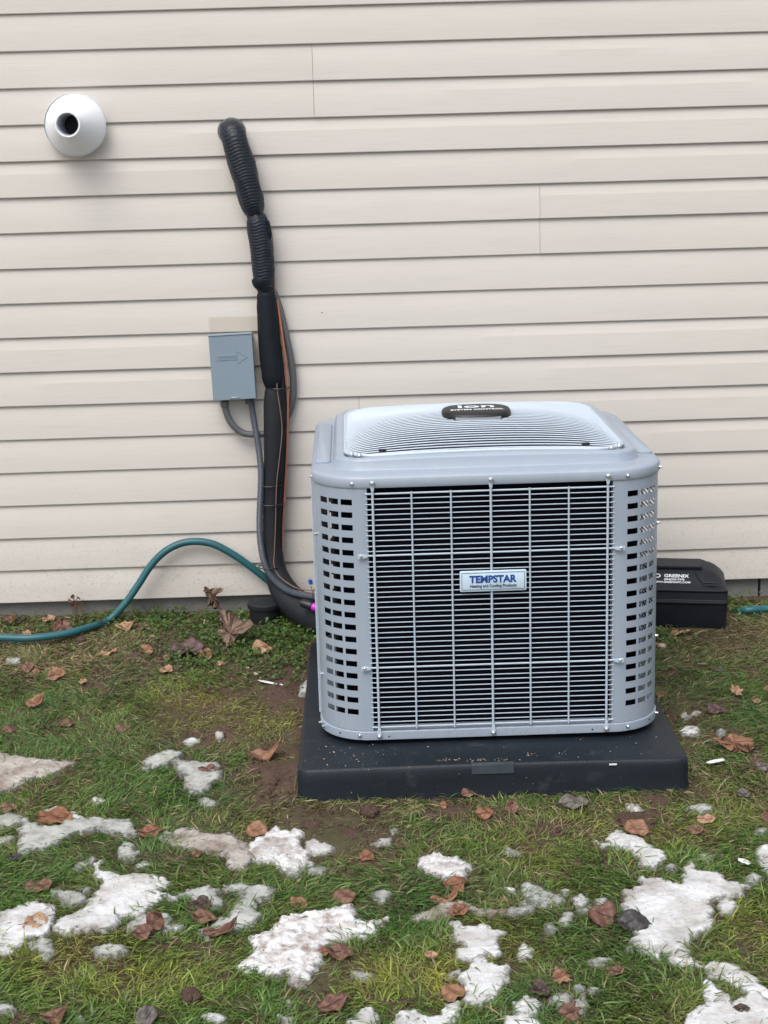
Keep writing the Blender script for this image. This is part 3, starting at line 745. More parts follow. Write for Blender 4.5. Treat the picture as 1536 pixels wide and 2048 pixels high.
ZB, ZT = 0.11305, 0.71207                                    # grille opening
# base pan with lip and feet
MB().loft([ring(.05, .092), ring(.012, .0905), ring(.003, .0895), ring(-.0035, .092), ring(-.0040, .096), ring(-.0036, ZB - .0016), ring(-.0020, ZB - .0002), ring(.006, ZB)], True, True).build('base_pan', M['steel_rim'], ac, smooth=35)
for sx in (-1, 1):
    for sy in (-1, 1):
        MB().lathe([(0.030, AZ(.0905)), (0.027, 0.0)], (0, 0, 1), (sx * .27, CY + sy * .27, 0), 14).build('foot', M['dark'], ac)
# cap
cap = MB().loft([ring(.012, ZT), ring(-.0025, ZT), ring(-.0042, ZT + .003), ring(-.0042, .7330), ring(-.0022, .7368), ring(.003, .7400), ring(.010, .7412), ring(.040, .7425), ring(.0475, .7430), ring(.0495, .7450, .001), ring(.0530, .7610, .007), ring(.0545, .7645, .0085),
                  ring(.0580, .7668, .0095), ring(.0680, .7682, .010), ring(.0745, .7676, .010), ring(.0775, .7650, .010), ring(.0800, .7600, .010), ring(.0880, .7570, .010), ring(.0960, .7560, .009), ring(.1000, .7500, .006), ring(.1020, .7150, .0)], False, False)
cap.build('top_cap', M['steel_rim'], ac, smooth=38)
# raised side ledges of the cap
for sx in (-1, 1):
    x0, x1 = sx * (W2 - .006), sx * (W2 - .0425)
    a, b = min(x0, x1), max(x0, x1)
    P0 = rrect(a, b, .150, .66, .010, 4)
    MB().loft([[(x, y, AZ(.7400)) for x, y in P0], [(x, y, AZ(.7465)) for x, y in P0], [(x * 1.0 + (a + b - 2 * x) * .06, y + (CY - y) * .02, AZ(.7490)) for x, y in P0]], True, True).build('cap_ledge', M['steel_rim'], ac, smooth=60)
# fan opening: shroud and a fan lying still under the guard
MB().lathe([(0.335, AZ(.7140)), (0.335, AZ(.7150)), (0.300, AZ(.7155)), (0.296, AZ(.7000)), (0.296, AZ(.6400))], (0, 0, 1), (0, CY, 0), 48, False, False).build('fan_shroud', M['dark'], ac, smooth=40)
MB().lathe([(0.0, AZ(.6300)), (0.40, AZ(.6300))], (0, 0, 1), (0, CY, 0), 40, False, False).build('fan_deck', M['dark'], ac)
fan = MB(); fan.lathe([(0.06, AZ(.645)), (0.06, AZ(.700)), (0.05, AZ(.705))], (0, 0, 1), (0, CY, 0), 24); fan.build('fan_motor', M['dark'], ac, smooth=40)
for k in range(4):
    b = MB(); V = []
    for i in range(6):
        rr = .062 + .22 * i / 5; w = .22 + .14 * i / 5
        for s_ in (-1, 1):
            a = k * math.pi / 2 + s_ * w + .15 * i / 5; z = AZ(.668) + .022 * s_
            V += [(rr * math.cos(a), CY + rr * math.sin(a), z), (rr * math.cos(a), CY + rr * math.sin(a), z - .002)]
    F = []
    for i in range(5):
        o = i * 4; F += [(o, o + 2, o + 6, o + 4), (o + 1, o + 5, o + 7, o + 3), (o, o + 4, o + 5, o + 1), (o + 2, o + 3, o + 7, o + 6)]
    F += [(0, 1, 3, 2), (20, 22, 23, 21)]
    b.add(V, F).build('fan_blade', M['dark'], ac)

# fan guard: bowed wires in a rounded loop
GW, GY0, GY1 = 0.3335, 0.0795, 0.746
GCY, GHD = (GY0 + GY1) / 2, (GY1 - GY0) / 2
def guard_z(x, y):
    u = min(1, abs(x) / GW); v = min(1, abs(y - GCY) / GHD)
    return AZ(.7675) + .0095 * (1 - u * u) + .036 * max(0, 1 - u ** 3) ** 0.8 * (1 - v * v)
def guard_w(y):                                              # half width of the loop at y (rounded corners)
    r = .085; d = min(y - GY0, GY1 - y)
    return GW - (r - math.sqrt(max(0, r * r - (r - d) ** 2)) if d < r else 0)
loop = rrect(-GW, GW, GY0, GY1, .085, 8); lp = []
for i in range(len(loop)):
    a, b = loop[i], loop[(i + 1) % len(loop)]; m = 14 if math.dist(a, b) > .2 else 1
    for k in range(m): lp.append((a[0] + (b[0] - a[0]) * k / m, a[1] + (b[1] - a[1]) * k / m))
lp.append(lp[0])
MB().tube([(x, y, guard_z(x, y)) for x, y in lp], 0.0046, 8).build('guard_frame', M['guard'], ac, smooth=60)
NW = 39
for i in range(NW):
    y = GY0 + .0128 + (GY1 - GY0 - .0256) * i / (NW - 1)
    w = guard_w(y) - .001
    P = [(x, y, guard_z(x, y) + .0005) for x in np.linspace(-w, w, 26)]
    MB().tube(P, 0.0020, 6).build('guard_wire', M['guard'], ac, smooth=60)
for x, y in ((-.245, .107), (.238, .107)):
    MB().box(x - .009, x + .009, y - .004, y + .006, guard_z(x, y) + .001, guard_z(x, y) + .006).build('guard_clip', M['dark'], ac)
for x, y in ((-.318, .105), (-.30, .086), (.318, .105), (.296, .084)):
    MB().lathe([(0.0062, 0), (0.0062, .003), (.004, .006)], (0, 0, 1), (x, y, guard_z(x, y) + .001), 8).build('screw', M['zinc'], ac)
# black badge on the guard
bx = MB(); out = []
for w in np.linspace(0, 2 * math.pi, 48, endpoint=False):
    c, s = math.cos(w), math.sin(w)
    x = .0875 * math.copysign(abs(c) ** .62, c); y = .066 * math.copysign(abs(s) ** .72, s)
    out.append((x, y - .010 * (1 - (x / .0875) ** 2) * (1 if y < 0 else 0)))
zt = guard_z(0, .37) + .0020
BY = .372
def bz(x, y): return guard_z(x, BY + y) + .004
bx.loft([[(x, BY + y, bz(x, y) - .002) for x, y in out], [(x, BY + y, bz(x, y) + .005) for x, y in out], [(x * .965, BY + y * .95, bz(x * .965, y * .95) + .0105) for x, y in out], [(x * .90, BY + y * .88, bz(x * .9, y * .88) + .0125) for x, y in out], [(x * .5, BY + y * .5, bz(x * .5, y * .5) + .0135) for x, y in out]], True, True)
badge_b = bx.build('fan_badge', M['badge_black'], ac, smooth=60)
sv = MB(); V0 = [o for o in out if o[1] < -.036 and abs(o[0]) < .062]; V0.sort()
sv.loft([[(x, BY + y - .0012, bz(x, y) - .0005 - 0.004) for x, y in V0], [(x, BY + y - .0012, bz(x, y) + .0045) for x, y in V0], [(x, BY + y + .004, bz(x, y) + .0052) for x, y in V0]], False, False, closed=False)
sv.build('badge_strip', M['badge_silver'], badge_b)
def lay(me, cx, cy, sx=1.0, sy=1.0):                          # lettering draped on the badge
    for v in me.vertices:
        x, y, z = v.co; x, y = x * sx + cx, y * sy + cy
        v.co = (x, BY + y, bz(x, y) + .0142 + z)
    return me
link('badge_lettering', lay(text_mesh('ion', .070, .0003, .0014), 0, .0120, 1.10, .74), M['white_print'], badge_b)
link('badge_lettering', lay(text_mesh('SYSTEM CONTROL', .0145, .0002, .0005), 0, -.0265, 1.08, 1.15), M['white_print'], badge_b)

# perforated corner panels
ROWS = 18
zr = [0.6777 - (0.6777 - 0.1612) * k / (ROWS - 1) for k in range(ROWS)]
HH = 0.0069
def corner_mesh():
    angs = [-1.5, 0.0, 5, 10, 15, 19.5, 24, 28.3, 31.5, 36, 40, 44.3, 47, 51, 55, 59.3, 63, 68, 73, 78, 84, 90, 91.5]
    hole_cols = {(15, 28.3), (31.5, 44.3), (47, 59.3)}
    isb = lambda a, b: any(h0 <= a and b <= h1 for h0, h1 in hole_cols)
    zs = [ZB + .001]
    for z in reversed(zr): zs += [z - HH, z + HH]
    zs.append(ZT)
    def pt(a, z, r=AR):
        if a < 0: x, y = -(W2 - AR) + .0035, CY - W2 + AR - r
        elif a > 90: x, y = -(W2 - AR) - r, CY - W2 + AR + .010
        else:
            t = math.radians(a); x, y = -(W2 - AR) - r * math.sin(t), CY - W2 + AR - r * math.cos(t)
        return (x, y, AZ(z))
    mb = MB(); n = len(angs)
    V = [pt(a, z) for z in zs for a in angs]; F = []
    for k in range(len(zs) - 1):
        holerow = k % 2 == 1
        for j in range(n - 1):
            if holerow and isb(angs[j], angs[j + 1]): continue
            F.append((k * n + j, (k + 1) * n + j, (k + 1) * n + j + 1, k * n + j + 1))
    mb.add(V, F)
    # folded returns at the two upright edges
    e = len(angs) - 1
    mb.add([pt(angs[0], zs[0]), pt(angs[0], zs[-1]), pt(angs[0], zs[-1], AR - .022), pt(angs[0], zs[0], AR - .022)], [(0, 1, 2, 3)])
    return mb.mesh('corner_panel', 30)
cm = corner_mesh()
for (sx, sy) in ((1, 1), (-1, 1), (-1, -1), (1, -1)):
    o = link('corner_panel', cm, M['steel'], ac)
    o.scale = (sx, sy, 1); o.location = (0, 0 if sy > 0 else 2 * CY, 0)
    m = o.modifiers.new('sheet', 'SOLIDIFY'); m.thickness = 0.0011; m.offset = -1
    m = o.modifiers.new('crisp', 'EDGE_SPLIT'); m.split_angle = math.radians(35)
# coil: dark finned block set in from the panels
ci = .040
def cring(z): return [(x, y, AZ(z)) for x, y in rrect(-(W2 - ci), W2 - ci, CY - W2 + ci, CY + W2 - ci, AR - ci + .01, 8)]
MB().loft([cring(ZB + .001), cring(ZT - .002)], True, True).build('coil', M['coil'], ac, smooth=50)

# front grille: 46 level wires, 7 upright rods, 2 stiffening rails
zw0, zw1, NWI = 0.1235, 0.6975, 47
hx = .2900
wire_me = MB().tube([(-hx, 0, 0), (hx, 0, 0)], 0.00128, 8).mesh('grille_wire', 60)
thick_me = MB().tube([(-hx, 0, 0), (hx, 0, 0)], 0.0023, 8).mesh('grille_wire', 60)
rails = (0.5501, 0.2741)
for i in range(NWI):
    z = zw0 + (zw1 - zw0) * i / (NWI - 1)
    if any(abs(z - r_) < 0.0055 for r_ in rails): continue
    o = link('grille_wire', thick_me if i in (0, NWI - 1) else wire_me, M['wire'], ac, loc=(random.uniform(-.0012, .0012), -.0006, AZ(z) + random.uniform(-.0005, .0005)))
vx = [-.273, -.183, -.0915, .001, .0915, .1825, .2735]
rod_s = MB().tube([(0, 0, AZ(zw0 - .0045)), (0, 0, AZ(zw1 + .0045))], 0.0022, 8).mesh('grille_rod', 60)
rod_l = MB().tube([(0, 0, AZ(ZB - .002)), (0, 0, AZ(zw0 - .004)), (0, 0, AZ(zw1 + .006)), (0, 0, AZ(ZT + .002))], 0.0029, 8).mesh('grille_rod', 60)
for i, x in enumerate(vx):
    link('grille_rod', rod_l if i in (0, 3, 6) else rod_s, M['wire'], ac, loc=(x, -.0045, 0))
rail_me = MB().tube([(-.297, 0, 0), (-.288, 0, 0), (.288, 0, 0), (.297, 0, 0)], 0.0023, 8).mesh('grille_rail', 60)
for z in rails: link('grille_rail', rail_me, M['wire'], ac, loc=(0, -.0022, AZ(z)))
def tab(x, z, ang):                                          # flattened end of a rod with its screw
    mb = MB(); c, s = math.cos(ang), math.sin(ang)
    prof = [(-.0030, .003), (-.0060, -.013), (-.0052, -.020), (.0052, -.020), (.0060, -.013), (.0030, .003)]
    q = [(p * c - q_ * s, p * s + q_ * c) for p, q_ in prof]
    mb.loft([[(x + a, -.0085, AZ(z) + b) for a, b in q], [(x + a, -.0050, AZ(z) + b) for a, b in q]], True, True)
    mb.build('grille_tab', M['wire'], ac, bevel=.0006)
def screw(x, y, z, nx=0.0, ny=-1.0, s=0.8):
    MB().lathe([(0.0078 * s, 0), (0.0078 * s, .0014), (0.0050 * s, .0020), (0.0050 * s, .0056), (.0036 * s, .0068)], (nx, ny, 0), (x, y, AZ(z)), 12).build('screw', M['zinc'], ac, smooth=30)
for i in (0, 3, 6):
    tab(vx[i], ZT - .004, math.pi); tab(vx[i], ZB + .006, 0.0)
    screw(vx[i], -.0090, ZT + .0125); screw(vx[i], -.0090, ZB - .0105)
for z in rails:
    tab(-.2915, z, math.pi * 1.5); tab(.2935, z, math.pi * .5)
    screw(-.3035, -.0045, z); screw(.3055, -.0045, z)
def arc_pt(sx, a, off=0.0):
    t = math.radians(a); return sx * ((W2 - AR) + (AR + off) * math.sin(t)), CY - W2 + AR - (AR + off) * math.cos(t), sx * math.sin(t), -math.cos(t)
for sx, a, z in ((-1, 14, .7225), (1, 14, .7225), (-1, 14, .1035), (1, 17, .1035), (-1, 80, .7225), (1, 72, .7225), (-1, 66, .1035), (-1, 78, .1035), (1, 72, .1035), (-1, 74, .585), (-1, 74, .232), (1, 76, .585), (1, 76, .300)):
    x, y, nx, ny = arc_pt(sx, a, .004 if z < .12 or z > .7 else 0)
    screw(x, y, z, nx, ny, .66)
for sx, a in ((-1, 38), (1, 50)):
    x, y, nx, ny = arc_pt(sx, a, .0035)
    MB().lathe([(0.0022, -.001), (0.0022, .0008)], (nx, ny, 0), (x, y, AZ(.1030)), 8).build('punched_hole', M['coil'], ac)
for x in (-.250, .240):
    MB().lathe([(0.0022, -.001), (0.0022, .0008)], (0, -1, 0), (x, -.0036, AZ(.1000)), 8).build('punched_hole', M['coil'], ac)

# side and rear grilles, seen only through the louvres
sg = MB()
for i in range(47):
    z = AZ(zw0 + (zw1 - zw0) * i / 46)
    for sx in (-1, 1): sg.tube([(sx * W2, .128, z), (sx * W2, 2 * CY - .128, z)], .00175, 5)
    sg.tube([(-.29, 2 * CY, z), (.29, 2 * CY, z)], .00175, 5)
for y in (.145, .235, .325, .413, .50, .59, .68):
    for sx in (-1, 1): sg.tube([(sx * (W2 + .004), y, AZ(ZB)), (sx * (W2 + .004), y, AZ(ZT))], .0028, 5)
tag(sg.build('side_grille', M['wire'], ac, smooth=60), kind='stuff')

# name plate on the grille
pl = MB(); P0 = rrect(-.0783, .0783, -.0252, .0252, .0035, 4)
bc = (.0039, -.0080, AZ(.4826))
pl.loft([[(x, .0, z) for x, z in P0], [(x, -.0030, z) for x, z in P0], [(x * .985, -.0040, z * .955) for x, z in P0]], True, True)
plate = pl.build('name_plate', M['badge_plate'], ac, smooth=40, loc=bc)
fr = MB(); strip_loop(fr, [(-.0735, -.0205), (.0735, -.0205), (.0735, .0205), (-.0735, .0205)], .0011, -.0038, -.0044)
fr.build('plate_border', M['ink'], plate)
def stand(me, cx, cz, y, sx=1.0):
    for v in me.vertices:
        x, yy, z = v.co; v.co = (cx + x * sx, y - z, cz + yy)
    return me
link('plate_lettering', stand(text_mesh('TEMPSTAR', .0235, .0003, .0010), -.0010, .0040, -.0044, .98), M['badge_blue'], plate)
link('plate_lettering', stand(text_mesh('Heating and Cooling Products', .0100, .0002, .0003), 0, -.0118, -.0043, .90), M['ink'], plate)
# service valve with magenta cap behind the left corner
sp = np.array(at_y(622, 1211, -.235)); o_ = np.array([0.27971, -1.08722, ZP])
q = sp - o_
vb = MB().lathe([(.0105, -.030), (.0135, -.020), (.0135, .004), (.0110, .006)], (.85, -.3, -.25), tuple(q), 14).build('service_valve', M['dark'], ac, smooth=40)
MB().lathe([(.0108, .006), (.0118, .012), (.0118, .026), (.009, .030)], (.85, -.3, -.25), tuple(q), 14).build('valve_cap', M['magenta'], vb, smooth=40)

# ================================================================== BAIT STATION
bc_ = at_g(1372, 1262)
bait = thing('bait_station', 'black plastic rodent bait station with white lettering by the wall', 'bait station', (0.0, 0.0, 0.0), (0, 0, math.radians(-11)))
fr_ = np.array([1.0110, -0.245])                             # front right foot on the ground
rot = math.radians(-11); ca, sa = math.cos(rot), math.sin(rot)
# local: x along the front (0 = right end, negative to the left), y towards the wall, z up
bz0 = float(gbase(1.0, -.24)) - .002
bait.location = (fr_[0] + .004, fr_[1] + 0.002, bz0)
prof = [(.006, -.03), (.000, 0.0), (-.006, .030), (-.010, .078), (-.0145, .084), (-.0145, .0885), (-.006, .0925), (-.004, .1150), (-.0075, .1185), (-.0075, .1225), (.004, .1270), (.030, .1448), (.058, .1640), (.078, .1700), (.150, .1730), (.185, .165), (.190, .05), (.190, -.03)]
rg = []
for x, s, q in ((-.250, .93, .3), (-.244, .985, .5), (-.236, 1.0, .7), (-.200, 1, 1), (-.036, 1.0, 1), (-.030, 1.0, .98), (-.026, 1.0, .90), (-.016, 1, .86), (-.004, 1, .74), (.008, 1, .56), (.018, .992, .34), (.0265, .97, .12), (.030, .92, 0.0)):
    rg.append([(x + (.004 if .03 < z < .125 else 0) * (1 if x > -.1 else -1), .09 + (y - .09) * s, z if z < .124 else .124 + (z - .124) * q) for y, z in prof])
MB().loft(rg, True, True).build('body', M['bait'], bait, smooth=28, bevel=.0008)
rd = MB()
for x0, x1, y0, y1, z0, z1 in ((-.21, -.040, .062, .150, .168, .1775),):
    rd.box(x0, x1, y0, y1, z0, z1)
rd.build('lid_rib', M['bait'], bait, bevel=.002)
# slope of the lid between (.004,.127) and (.058,.164)
sl = Vector((0, .054, .0370)).normalized(); nn = Vector((0, -sl.z, sl.y))
def slope(me, cx, t, lift, sx=1.0):
    for v in me.vertices:
        x, y, z = v.co; p = Vector((cx + x * sx, .004, .127)) + sl * (t + y) + nn * (lift + z)
        v.co = p
    return me
cb = MB(); corner = [(-.062, .008), (-.012, .006), (-.006, .020), (-.020, .052), (-.055, .056)]
for k_, (a, b) in enumerate((((-.040, .010), (.012, .010)), ((-.040, .019), (.010, .019)))):
    p0 = Vector((a[0], .004, .127)) + sl * a[1] + nn * .001; p1 = Vector((b[0], .004, .127)) + sl * b[1] + nn * .001
    cb.tube([p0, (p0 + p1) / 2 + nn * .0015, p1], [.0012, .0026, .0012], 6)
cb.build('lid_ridge', M['bait'], bait)
kn = MB(); pts_ = [(-.058, .055), (-.047, .030), (-.036, .012)]
kn.tube([Vector((x, .004, .127)) + sl * t + nn * .001 for x, t in pts_], [.0016, .0022, .0016], 6); kn.build('lid_ridge', M['bait'], bait)
link('lettering', slope(text_mesh('GREENIX', .0165, .0001, .0005, 'RIGHT'), -.0790, .0430, .0016, 1.06), M['white_print'], bait)
link('lettering', slope(text_mesh('(844)233-7378', .0095, .0001, .0003, 'RIGHT'), -.0915, .0295, .0016, 1.05), M['white_print'], bait)
link('lettering', slope(text_mesh('WWW.GREENIXPC.COM', .0095, .0001, .0003, 'RIGHT'), -.0740, .0190, .0016, 1.05), M['white_print'], bait)
lg = MB()
for k, (r0, r1) in enumerate(((.0050, .0078),)):
    n = 24; V = []
    for i in range(n):
        w = 2 * math.pi * i / n
        for r_ in (r0, r1):
            V.append(tuple(Vector((-.170 + r_ * 1.2 * math.cos(w), .004, .127)) + sl * (.0430 + r_ * math.sin(w)) + nn * .0017))
    lg.add(V, [(2 * i, 2 * i + 1, 2 * ((i + 1) % n) + 1, 2 * ((i + 1) % n)) for i in range(n)])
lg.build('logo_ring', M['white_print'], bait)
# ================================================================== SNOW AND ICE
SN = []      # (tile, outline, material, thickness in mm, name, category, label)
def S(t, k, h, label, pts): SN.append((t, pts, k, h, label))
S('A', 'snow_dirty', 10, 'dirty brownish ice sheet cut by the left edge, highest of the ice there', [(-40, 68), (70, 72), (200, 100), (330, 115), (430, 130), (340, 165), (220, 205), (170, 225), (100, 260), (0, 295), (-40, 310)])
S('A', 'ice', 8, 'cream coloured leaf shaped ice plate alone in the grass left of the pad', [(845, 120), (900, 85), (980, 55), (1080, 60), (1050, 85), (1000, 120), (930, 155), (880, 150)])
S('A', 'ice', 5, 'small ice sliver touching the cream leaf shaped ice plate', [(835, 155), (880, 160), (870, 178), (838, 170)])
S('A', 'ice', 7, 'pale dirty ice sheet with a reddish leaf on it, left of the pad corner', [(1030, 125), (1060, 100), (1140, 115), (1300, 110), (1300, 180), (1275, 225), (1200, 300), (1130, 310), (1095, 250), (1110, 200), (1060, 185)])
S('A', 'ice', 6, 'small pale ice flake just below the sheet with the reddish leaf', [(1180, 345), (1220, 330), (1270, 350), (1275, 375), (1230, 390), (1185, 370)])
S('A', 'snow', 6, 'small white oval ice flake alone in long grass at left', [(540, 345), (565, 325), (620, 350), (580, 368), (545, 362)])
S('A', 'ice', 10, 'long smooth grey ice sheet below the bright orange leaf at left', [(85, 525), (200, 480), (250, 500), (330, 498), (420, 465), (560, 445), (700, 460), (790, 480), (790, 520), (830, 550), (780, 555), (700, 545), (600, 510), (530, 525), (430, 550), (370, 600), (240, 640), (100, 655), (140, 580), (135, 540)])
S('A', 'ice', 6, 'greenish ice patch at the left edge beside the long smooth ice sheet', [(-40, 430), (90, 425), (130, 440), (120, 480), (60, 510), (-40, 500)])
S('A', 'ice', 6, 'small upright ice chip left of the bright orange leaf', [(120, 455), (150, 435), (180, 470), (150, 490)])
S('A', 'snow', 6, 'white ice flake on the right end of the bright orange leaf', [(395, 430), (430, 408), (485, 440), (470, 452), (400, 448)])
S('A', 'ice', 6, 'ice sliver at the left edge under the greenish ice patch', [(-40, 570), (90, 560), (60, 590), (-40, 610)])
S('A', 'ice', 6, 'dull ice flake above the bright orange leaf', [(260, 410), (330, 385), (340, 410), (280, 430)])
S('A', 'ice', 6, 'cream oblong ice chip left of the large white snow patch', [(430, 730), (480, 700), (545, 675), (550, 700), (500, 735), (450, 755)])
S('A', 'snow', 15, 'large bright white snow patch with ragged arms at lower left', [(560, 710), (590, 700), (590, 760), (650, 780), (790, 790), (850, 770), (900, 790), (1010, 830), (1005, 860), (930, 880), (1040, 915), (1040, 940), (960, 900), (880, 960), (850, 1000), (790, 1030), (680, 1030), (690, 1060), (620, 1110), (480, 1120), (370, 1140), (320, 1110), (400, 1020), (480, 1000), (540, 970), (545, 900), (590, 870), (605, 830), (560, 790)])
S('A', 'ice', 8, 'curved pale ice plate between a brown leaf and the large white snow patch', [(290, 880), (350, 875), (440, 890), (500, 915), (470, 945), (400, 965), (340, 930)])
S('A', 'ice', 5, 'small ice bit above the curved pale ice plate', [(470, 870), (510, 855), (540, 875), (500, 890)])
S('A', 'snow', 13, 'thick snow and ice mass at the left edge stained yellow brown', [(-40, 1020), (60, 990), (140, 960), (240, 955), (310, 985), (305, 1030), (330, 1050), (300, 1120), (260, 1150), (160, 1150), (140, 1200), (60, 1240), (-40, 1300)])
S('A', 'ice', 6, 'thin ice with grass poking through below the left edge snow mass', [(150, 1190), (250, 1160), (300, 1180), (310, 1240), (260, 1280), (230, 1230), (170, 1220)])
S('A', 'ice', 8, 'grey ice sheet behind the upright curled red brown leaf', [(740, 1080), (850, 1020), (1000, 1005), (1010, 1040), (960, 1060), (1080, 1085), (980, 1115), (900, 1090), (860, 1120), (790, 1115)])
S('A', 'ice', 7, 'grey ice sheet just right of the large white snow patch', [(1060, 900), (1100, 870), (1260, 855), (1300, 870), (1320, 960), (1260, 990), (1230, 960), (1140, 920)])
S('A', 'ice', 8, 'grey ice band running down behind two brown leaves left of centre', [(1340, 850), (1450, 845), (1590, 850), (1610, 890), (1540, 930), (1500, 940), (1480, 1000), (1520, 1030), (1470, 1100), (1350, 1100), (1260, 1090), (1270, 1050), (1360, 1010), (1400, 960), (1440, 900), (1350, 880)])
S('A', 'ice', 5, 'small ice piece under the flat brown leaf left of centre', [(1170, 1110), (1250, 1090), (1330, 1120), (1220, 1150)])
S('A', 'ice', 8, 'smooth lens shaped ice plate alone in the grass at lower left', [(550, 1230), (620, 1200), (720, 1205), (765, 1230), (700, 1255), (600, 1260)])
S('A', 'snow_dirty', 9, 'muddy brown ice sheet leading to the crumbly snow below the pad corner', [(960, 580), (1050, 520), (1150, 505), (1200, 540), (1320, 545), (1400, 560), (1450, 600), (1500, 640), (1480, 700), (1440, 740), (1340, 745), (1360, 700), (1330, 650), (1200, 640), (1120, 630), (1010, 610)])
S('A', 'ice', 5, 'scatter of thin ice between the smooth sheet and the muddy sheet', [(690, 640), (740, 590), (800, 600), (780, 640), (820, 650), (790, 690), (720, 680)])
S('A', 'ice', 5, 'thin ice bits above the top of the large white snow patch', [(800, 730), (850, 710), (890, 730), (860, 755), (820, 750)])
S('A', 'ice', 5, 'pale ice fleck right of the orange brown leaf', [(930, 560), (980, 525), (1010, 540), (960, 580)])
S('A', 'snow', 9, 'white snow lump near the bottom edge right of the dark clod', [(1200, 1610), (1260, 1595), (1330, 1620), (1310, 1645), (1230, 1635)])
S('A', 'ice', 6, 'blue grey ice patch at the left edge near the bottom', [(-40, 1540), (60, 1550), (90, 1580), (30, 1600), (-40, 1600)])
S('A', 'ice', 5, 'pale ice sliver near the bottom left leaf', [(440, 1630), (480, 1615), (500, 1640), (460, 1650)])
S('B', 'crumb_snow', 16, 'crumbly white snow pile mixed with soil below the pad corner', [(-10, 600), (60, 560), (140, 505), (220, 540), (280, 520), (300, 550), (270, 590), (290, 620), (340, 650), (350, 715), (270, 740), (210, 750), (140, 700), (30, 690)])
S('B', 'snow', 12, 'rounded white ice lump right of the crumbly snow pile', [(325, 600), (370, 575), (440, 590), (490, 630), (460, 650), (390, 660), (335, 630)])
S('B', 'ice', 6, 'greenish ice chip below the crumbly snow pile', [(215, 740), (250, 730), (300, 760), (270, 785), (220, 775)])
S('B', 'ice', 4, 'dull ice smear right below the crumbly snow pile', [(340, 745), (400, 725), (450, 740), (420, 770), (350, 765)])
S('B', 'crumb_snow', 17, 'grainy white snow lump above a rust leaf in front of the pad', [(1010, 700), (1050, 670), (1110, 660), (1180, 690), (1230, 675), (1290, 740), (1285, 810), (1170, 820), (1150, 790), (1060, 770), (1020, 760)])
S('B', 'crumb_snow', 19, 'biggest jagged white snow patch in the middle foreground', [(-90, 1310), (-20, 1270), (3, 1230), (0, 1150), (130, 1130), (190, 1045), (280, 1020), (420, 1000), (560, 980), (640, 985), (650, 1040), (760, 1050), (800, 1020), (810, 1060), (750, 1100), (700, 1130), (560, 1160), (480, 1180), (420, 1230), (430, 1290), (350, 1340), (330, 1420), (250, 1420), (240, 1360), (120, 1380), (100, 1350), (0, 1330), (-10, 1350)])
S('B', 'snow_dirty', 10, 'long thin dirty ice ridge under leaves right of the middle', [(950, 1040), (1000, 1000), (1080, 960), (1180, 930), (1290, 950), (1380, 980), (1540, 985), (1540, 1005), (1420, 1015), (1310, 990), (1260, 970), (1180, 1010), (1080, 1040), (1040, 1060), (960, 1065)])
S('B', 'snow', 13, 'broad flat white snow patch below the thin dirty ridge', [(1155, 1070), (1220, 1055), (1290, 1080), (1400, 1075), (1480, 1110), (1520, 1120), (1480, 1170), (1470, 1230), (1380, 1260), (1300, 1280), (1215, 1270), (1210, 1230), (1260, 1215), (1190, 1170), (1210, 1120)])
S('B', 'snow', 14, 'squarish white snow patch beside yellow moss near the bottom', [(1250, 1370), (1340, 1310), (1390, 1270), (1420, 1310), (1520, 1310), (1530, 1400), (1500, 1450), (1440, 1520), (1350, 1530), (1260, 1510), (1280, 1450)])
S('B', 'snow', 12, 'smooth rounded ice block at the bottom edge left of centre', [(580, 1640), (640, 1590), (720, 1560), (760, 1600), (750, 1690), (580, 1690)])
S('B', 'snow', 13, 'pale snow mass with a raised tip at the bottom edge in the middle', [(820, 1650), (900, 1590), (1000, 1600), (1090, 1620), (1150, 1530), (1225, 1520), (1215, 1600), (1170, 1640), (1130, 1690), (820, 1690)])
S('B', 'ice', 7, 'glassy ice chip at the bottom edge below the long brown leaf', [(160, 1610), (250, 1630), (260, 1690), (220, 1680)])
S('B', 'ice', 5, 'tiny upright ice chip beside the bare soil near the bottom', [(215, 1520), (240, 1520), (245, 1560), (225, 1570)])
S('B', 'ice', 5, 'grey ice tongue right of the soil hole below the biggest snow patch', [(600, 1350), (660, 1345), (730, 1370), (690, 1390), (620, 1380)])
S('B', 'ice', 4, 'thin grey ice smear above right of the biggest snow patch', [(730, 890), (790, 860), (840, 880), (790, 930), (740, 930)])
S('B', 'ice', 3, 'faint ice streak left of the squarish snow patch', [(1160, 1365), (1230, 1350), (1250, 1365), (1180, 1378)])
S('B', 'ice', 5, 'small glassy flake on the bare soil below the pad front', [(830, 530), (855, 515), (875, 528), (850, 545)])
S('B', 'ice', 4, 'thin tan ice sliver on bare soil below the pad front', [(720, 610), (770, 585), (840, 575), (830, 600), (760, 618)])
S('C', 'snow', 11, 'forked white snow patch under an orange leaf right of the pad front', [(515, 560), (545, 590), (620, 580), (610, 550), (640, 515), (700, 545), (720, 555), (800, 575), (830, 600), (890, 615), (935, 655), (900, 700), (870, 735), (800, 720), (760, 680), (730, 620), (700, 605), (560, 600)])
S('C', 'snow', 15, 'largest white snow patch at right, wide and lobed', [(670, 890), (770, 850), (790, 790), (900, 800), (970, 830), (1030, 830), (1015, 740), (1060, 715), (1110, 760), (1200, 770), (1300, 820), (1410, 840), (1390, 900), (1250, 900), (1210, 920), (1180, 950), (1210, 980), (1220, 1050), (1180, 1100), (1090, 1140), (1060, 1190), (1000, 1200), (1080, 1270), (1150, 1320), (1100, 1330), (1000, 1310), (950, 1260), (860, 1260), (780, 1230), (740, 1150), (800, 1100), (830, 1090), (720, 1000), (700, 960)])
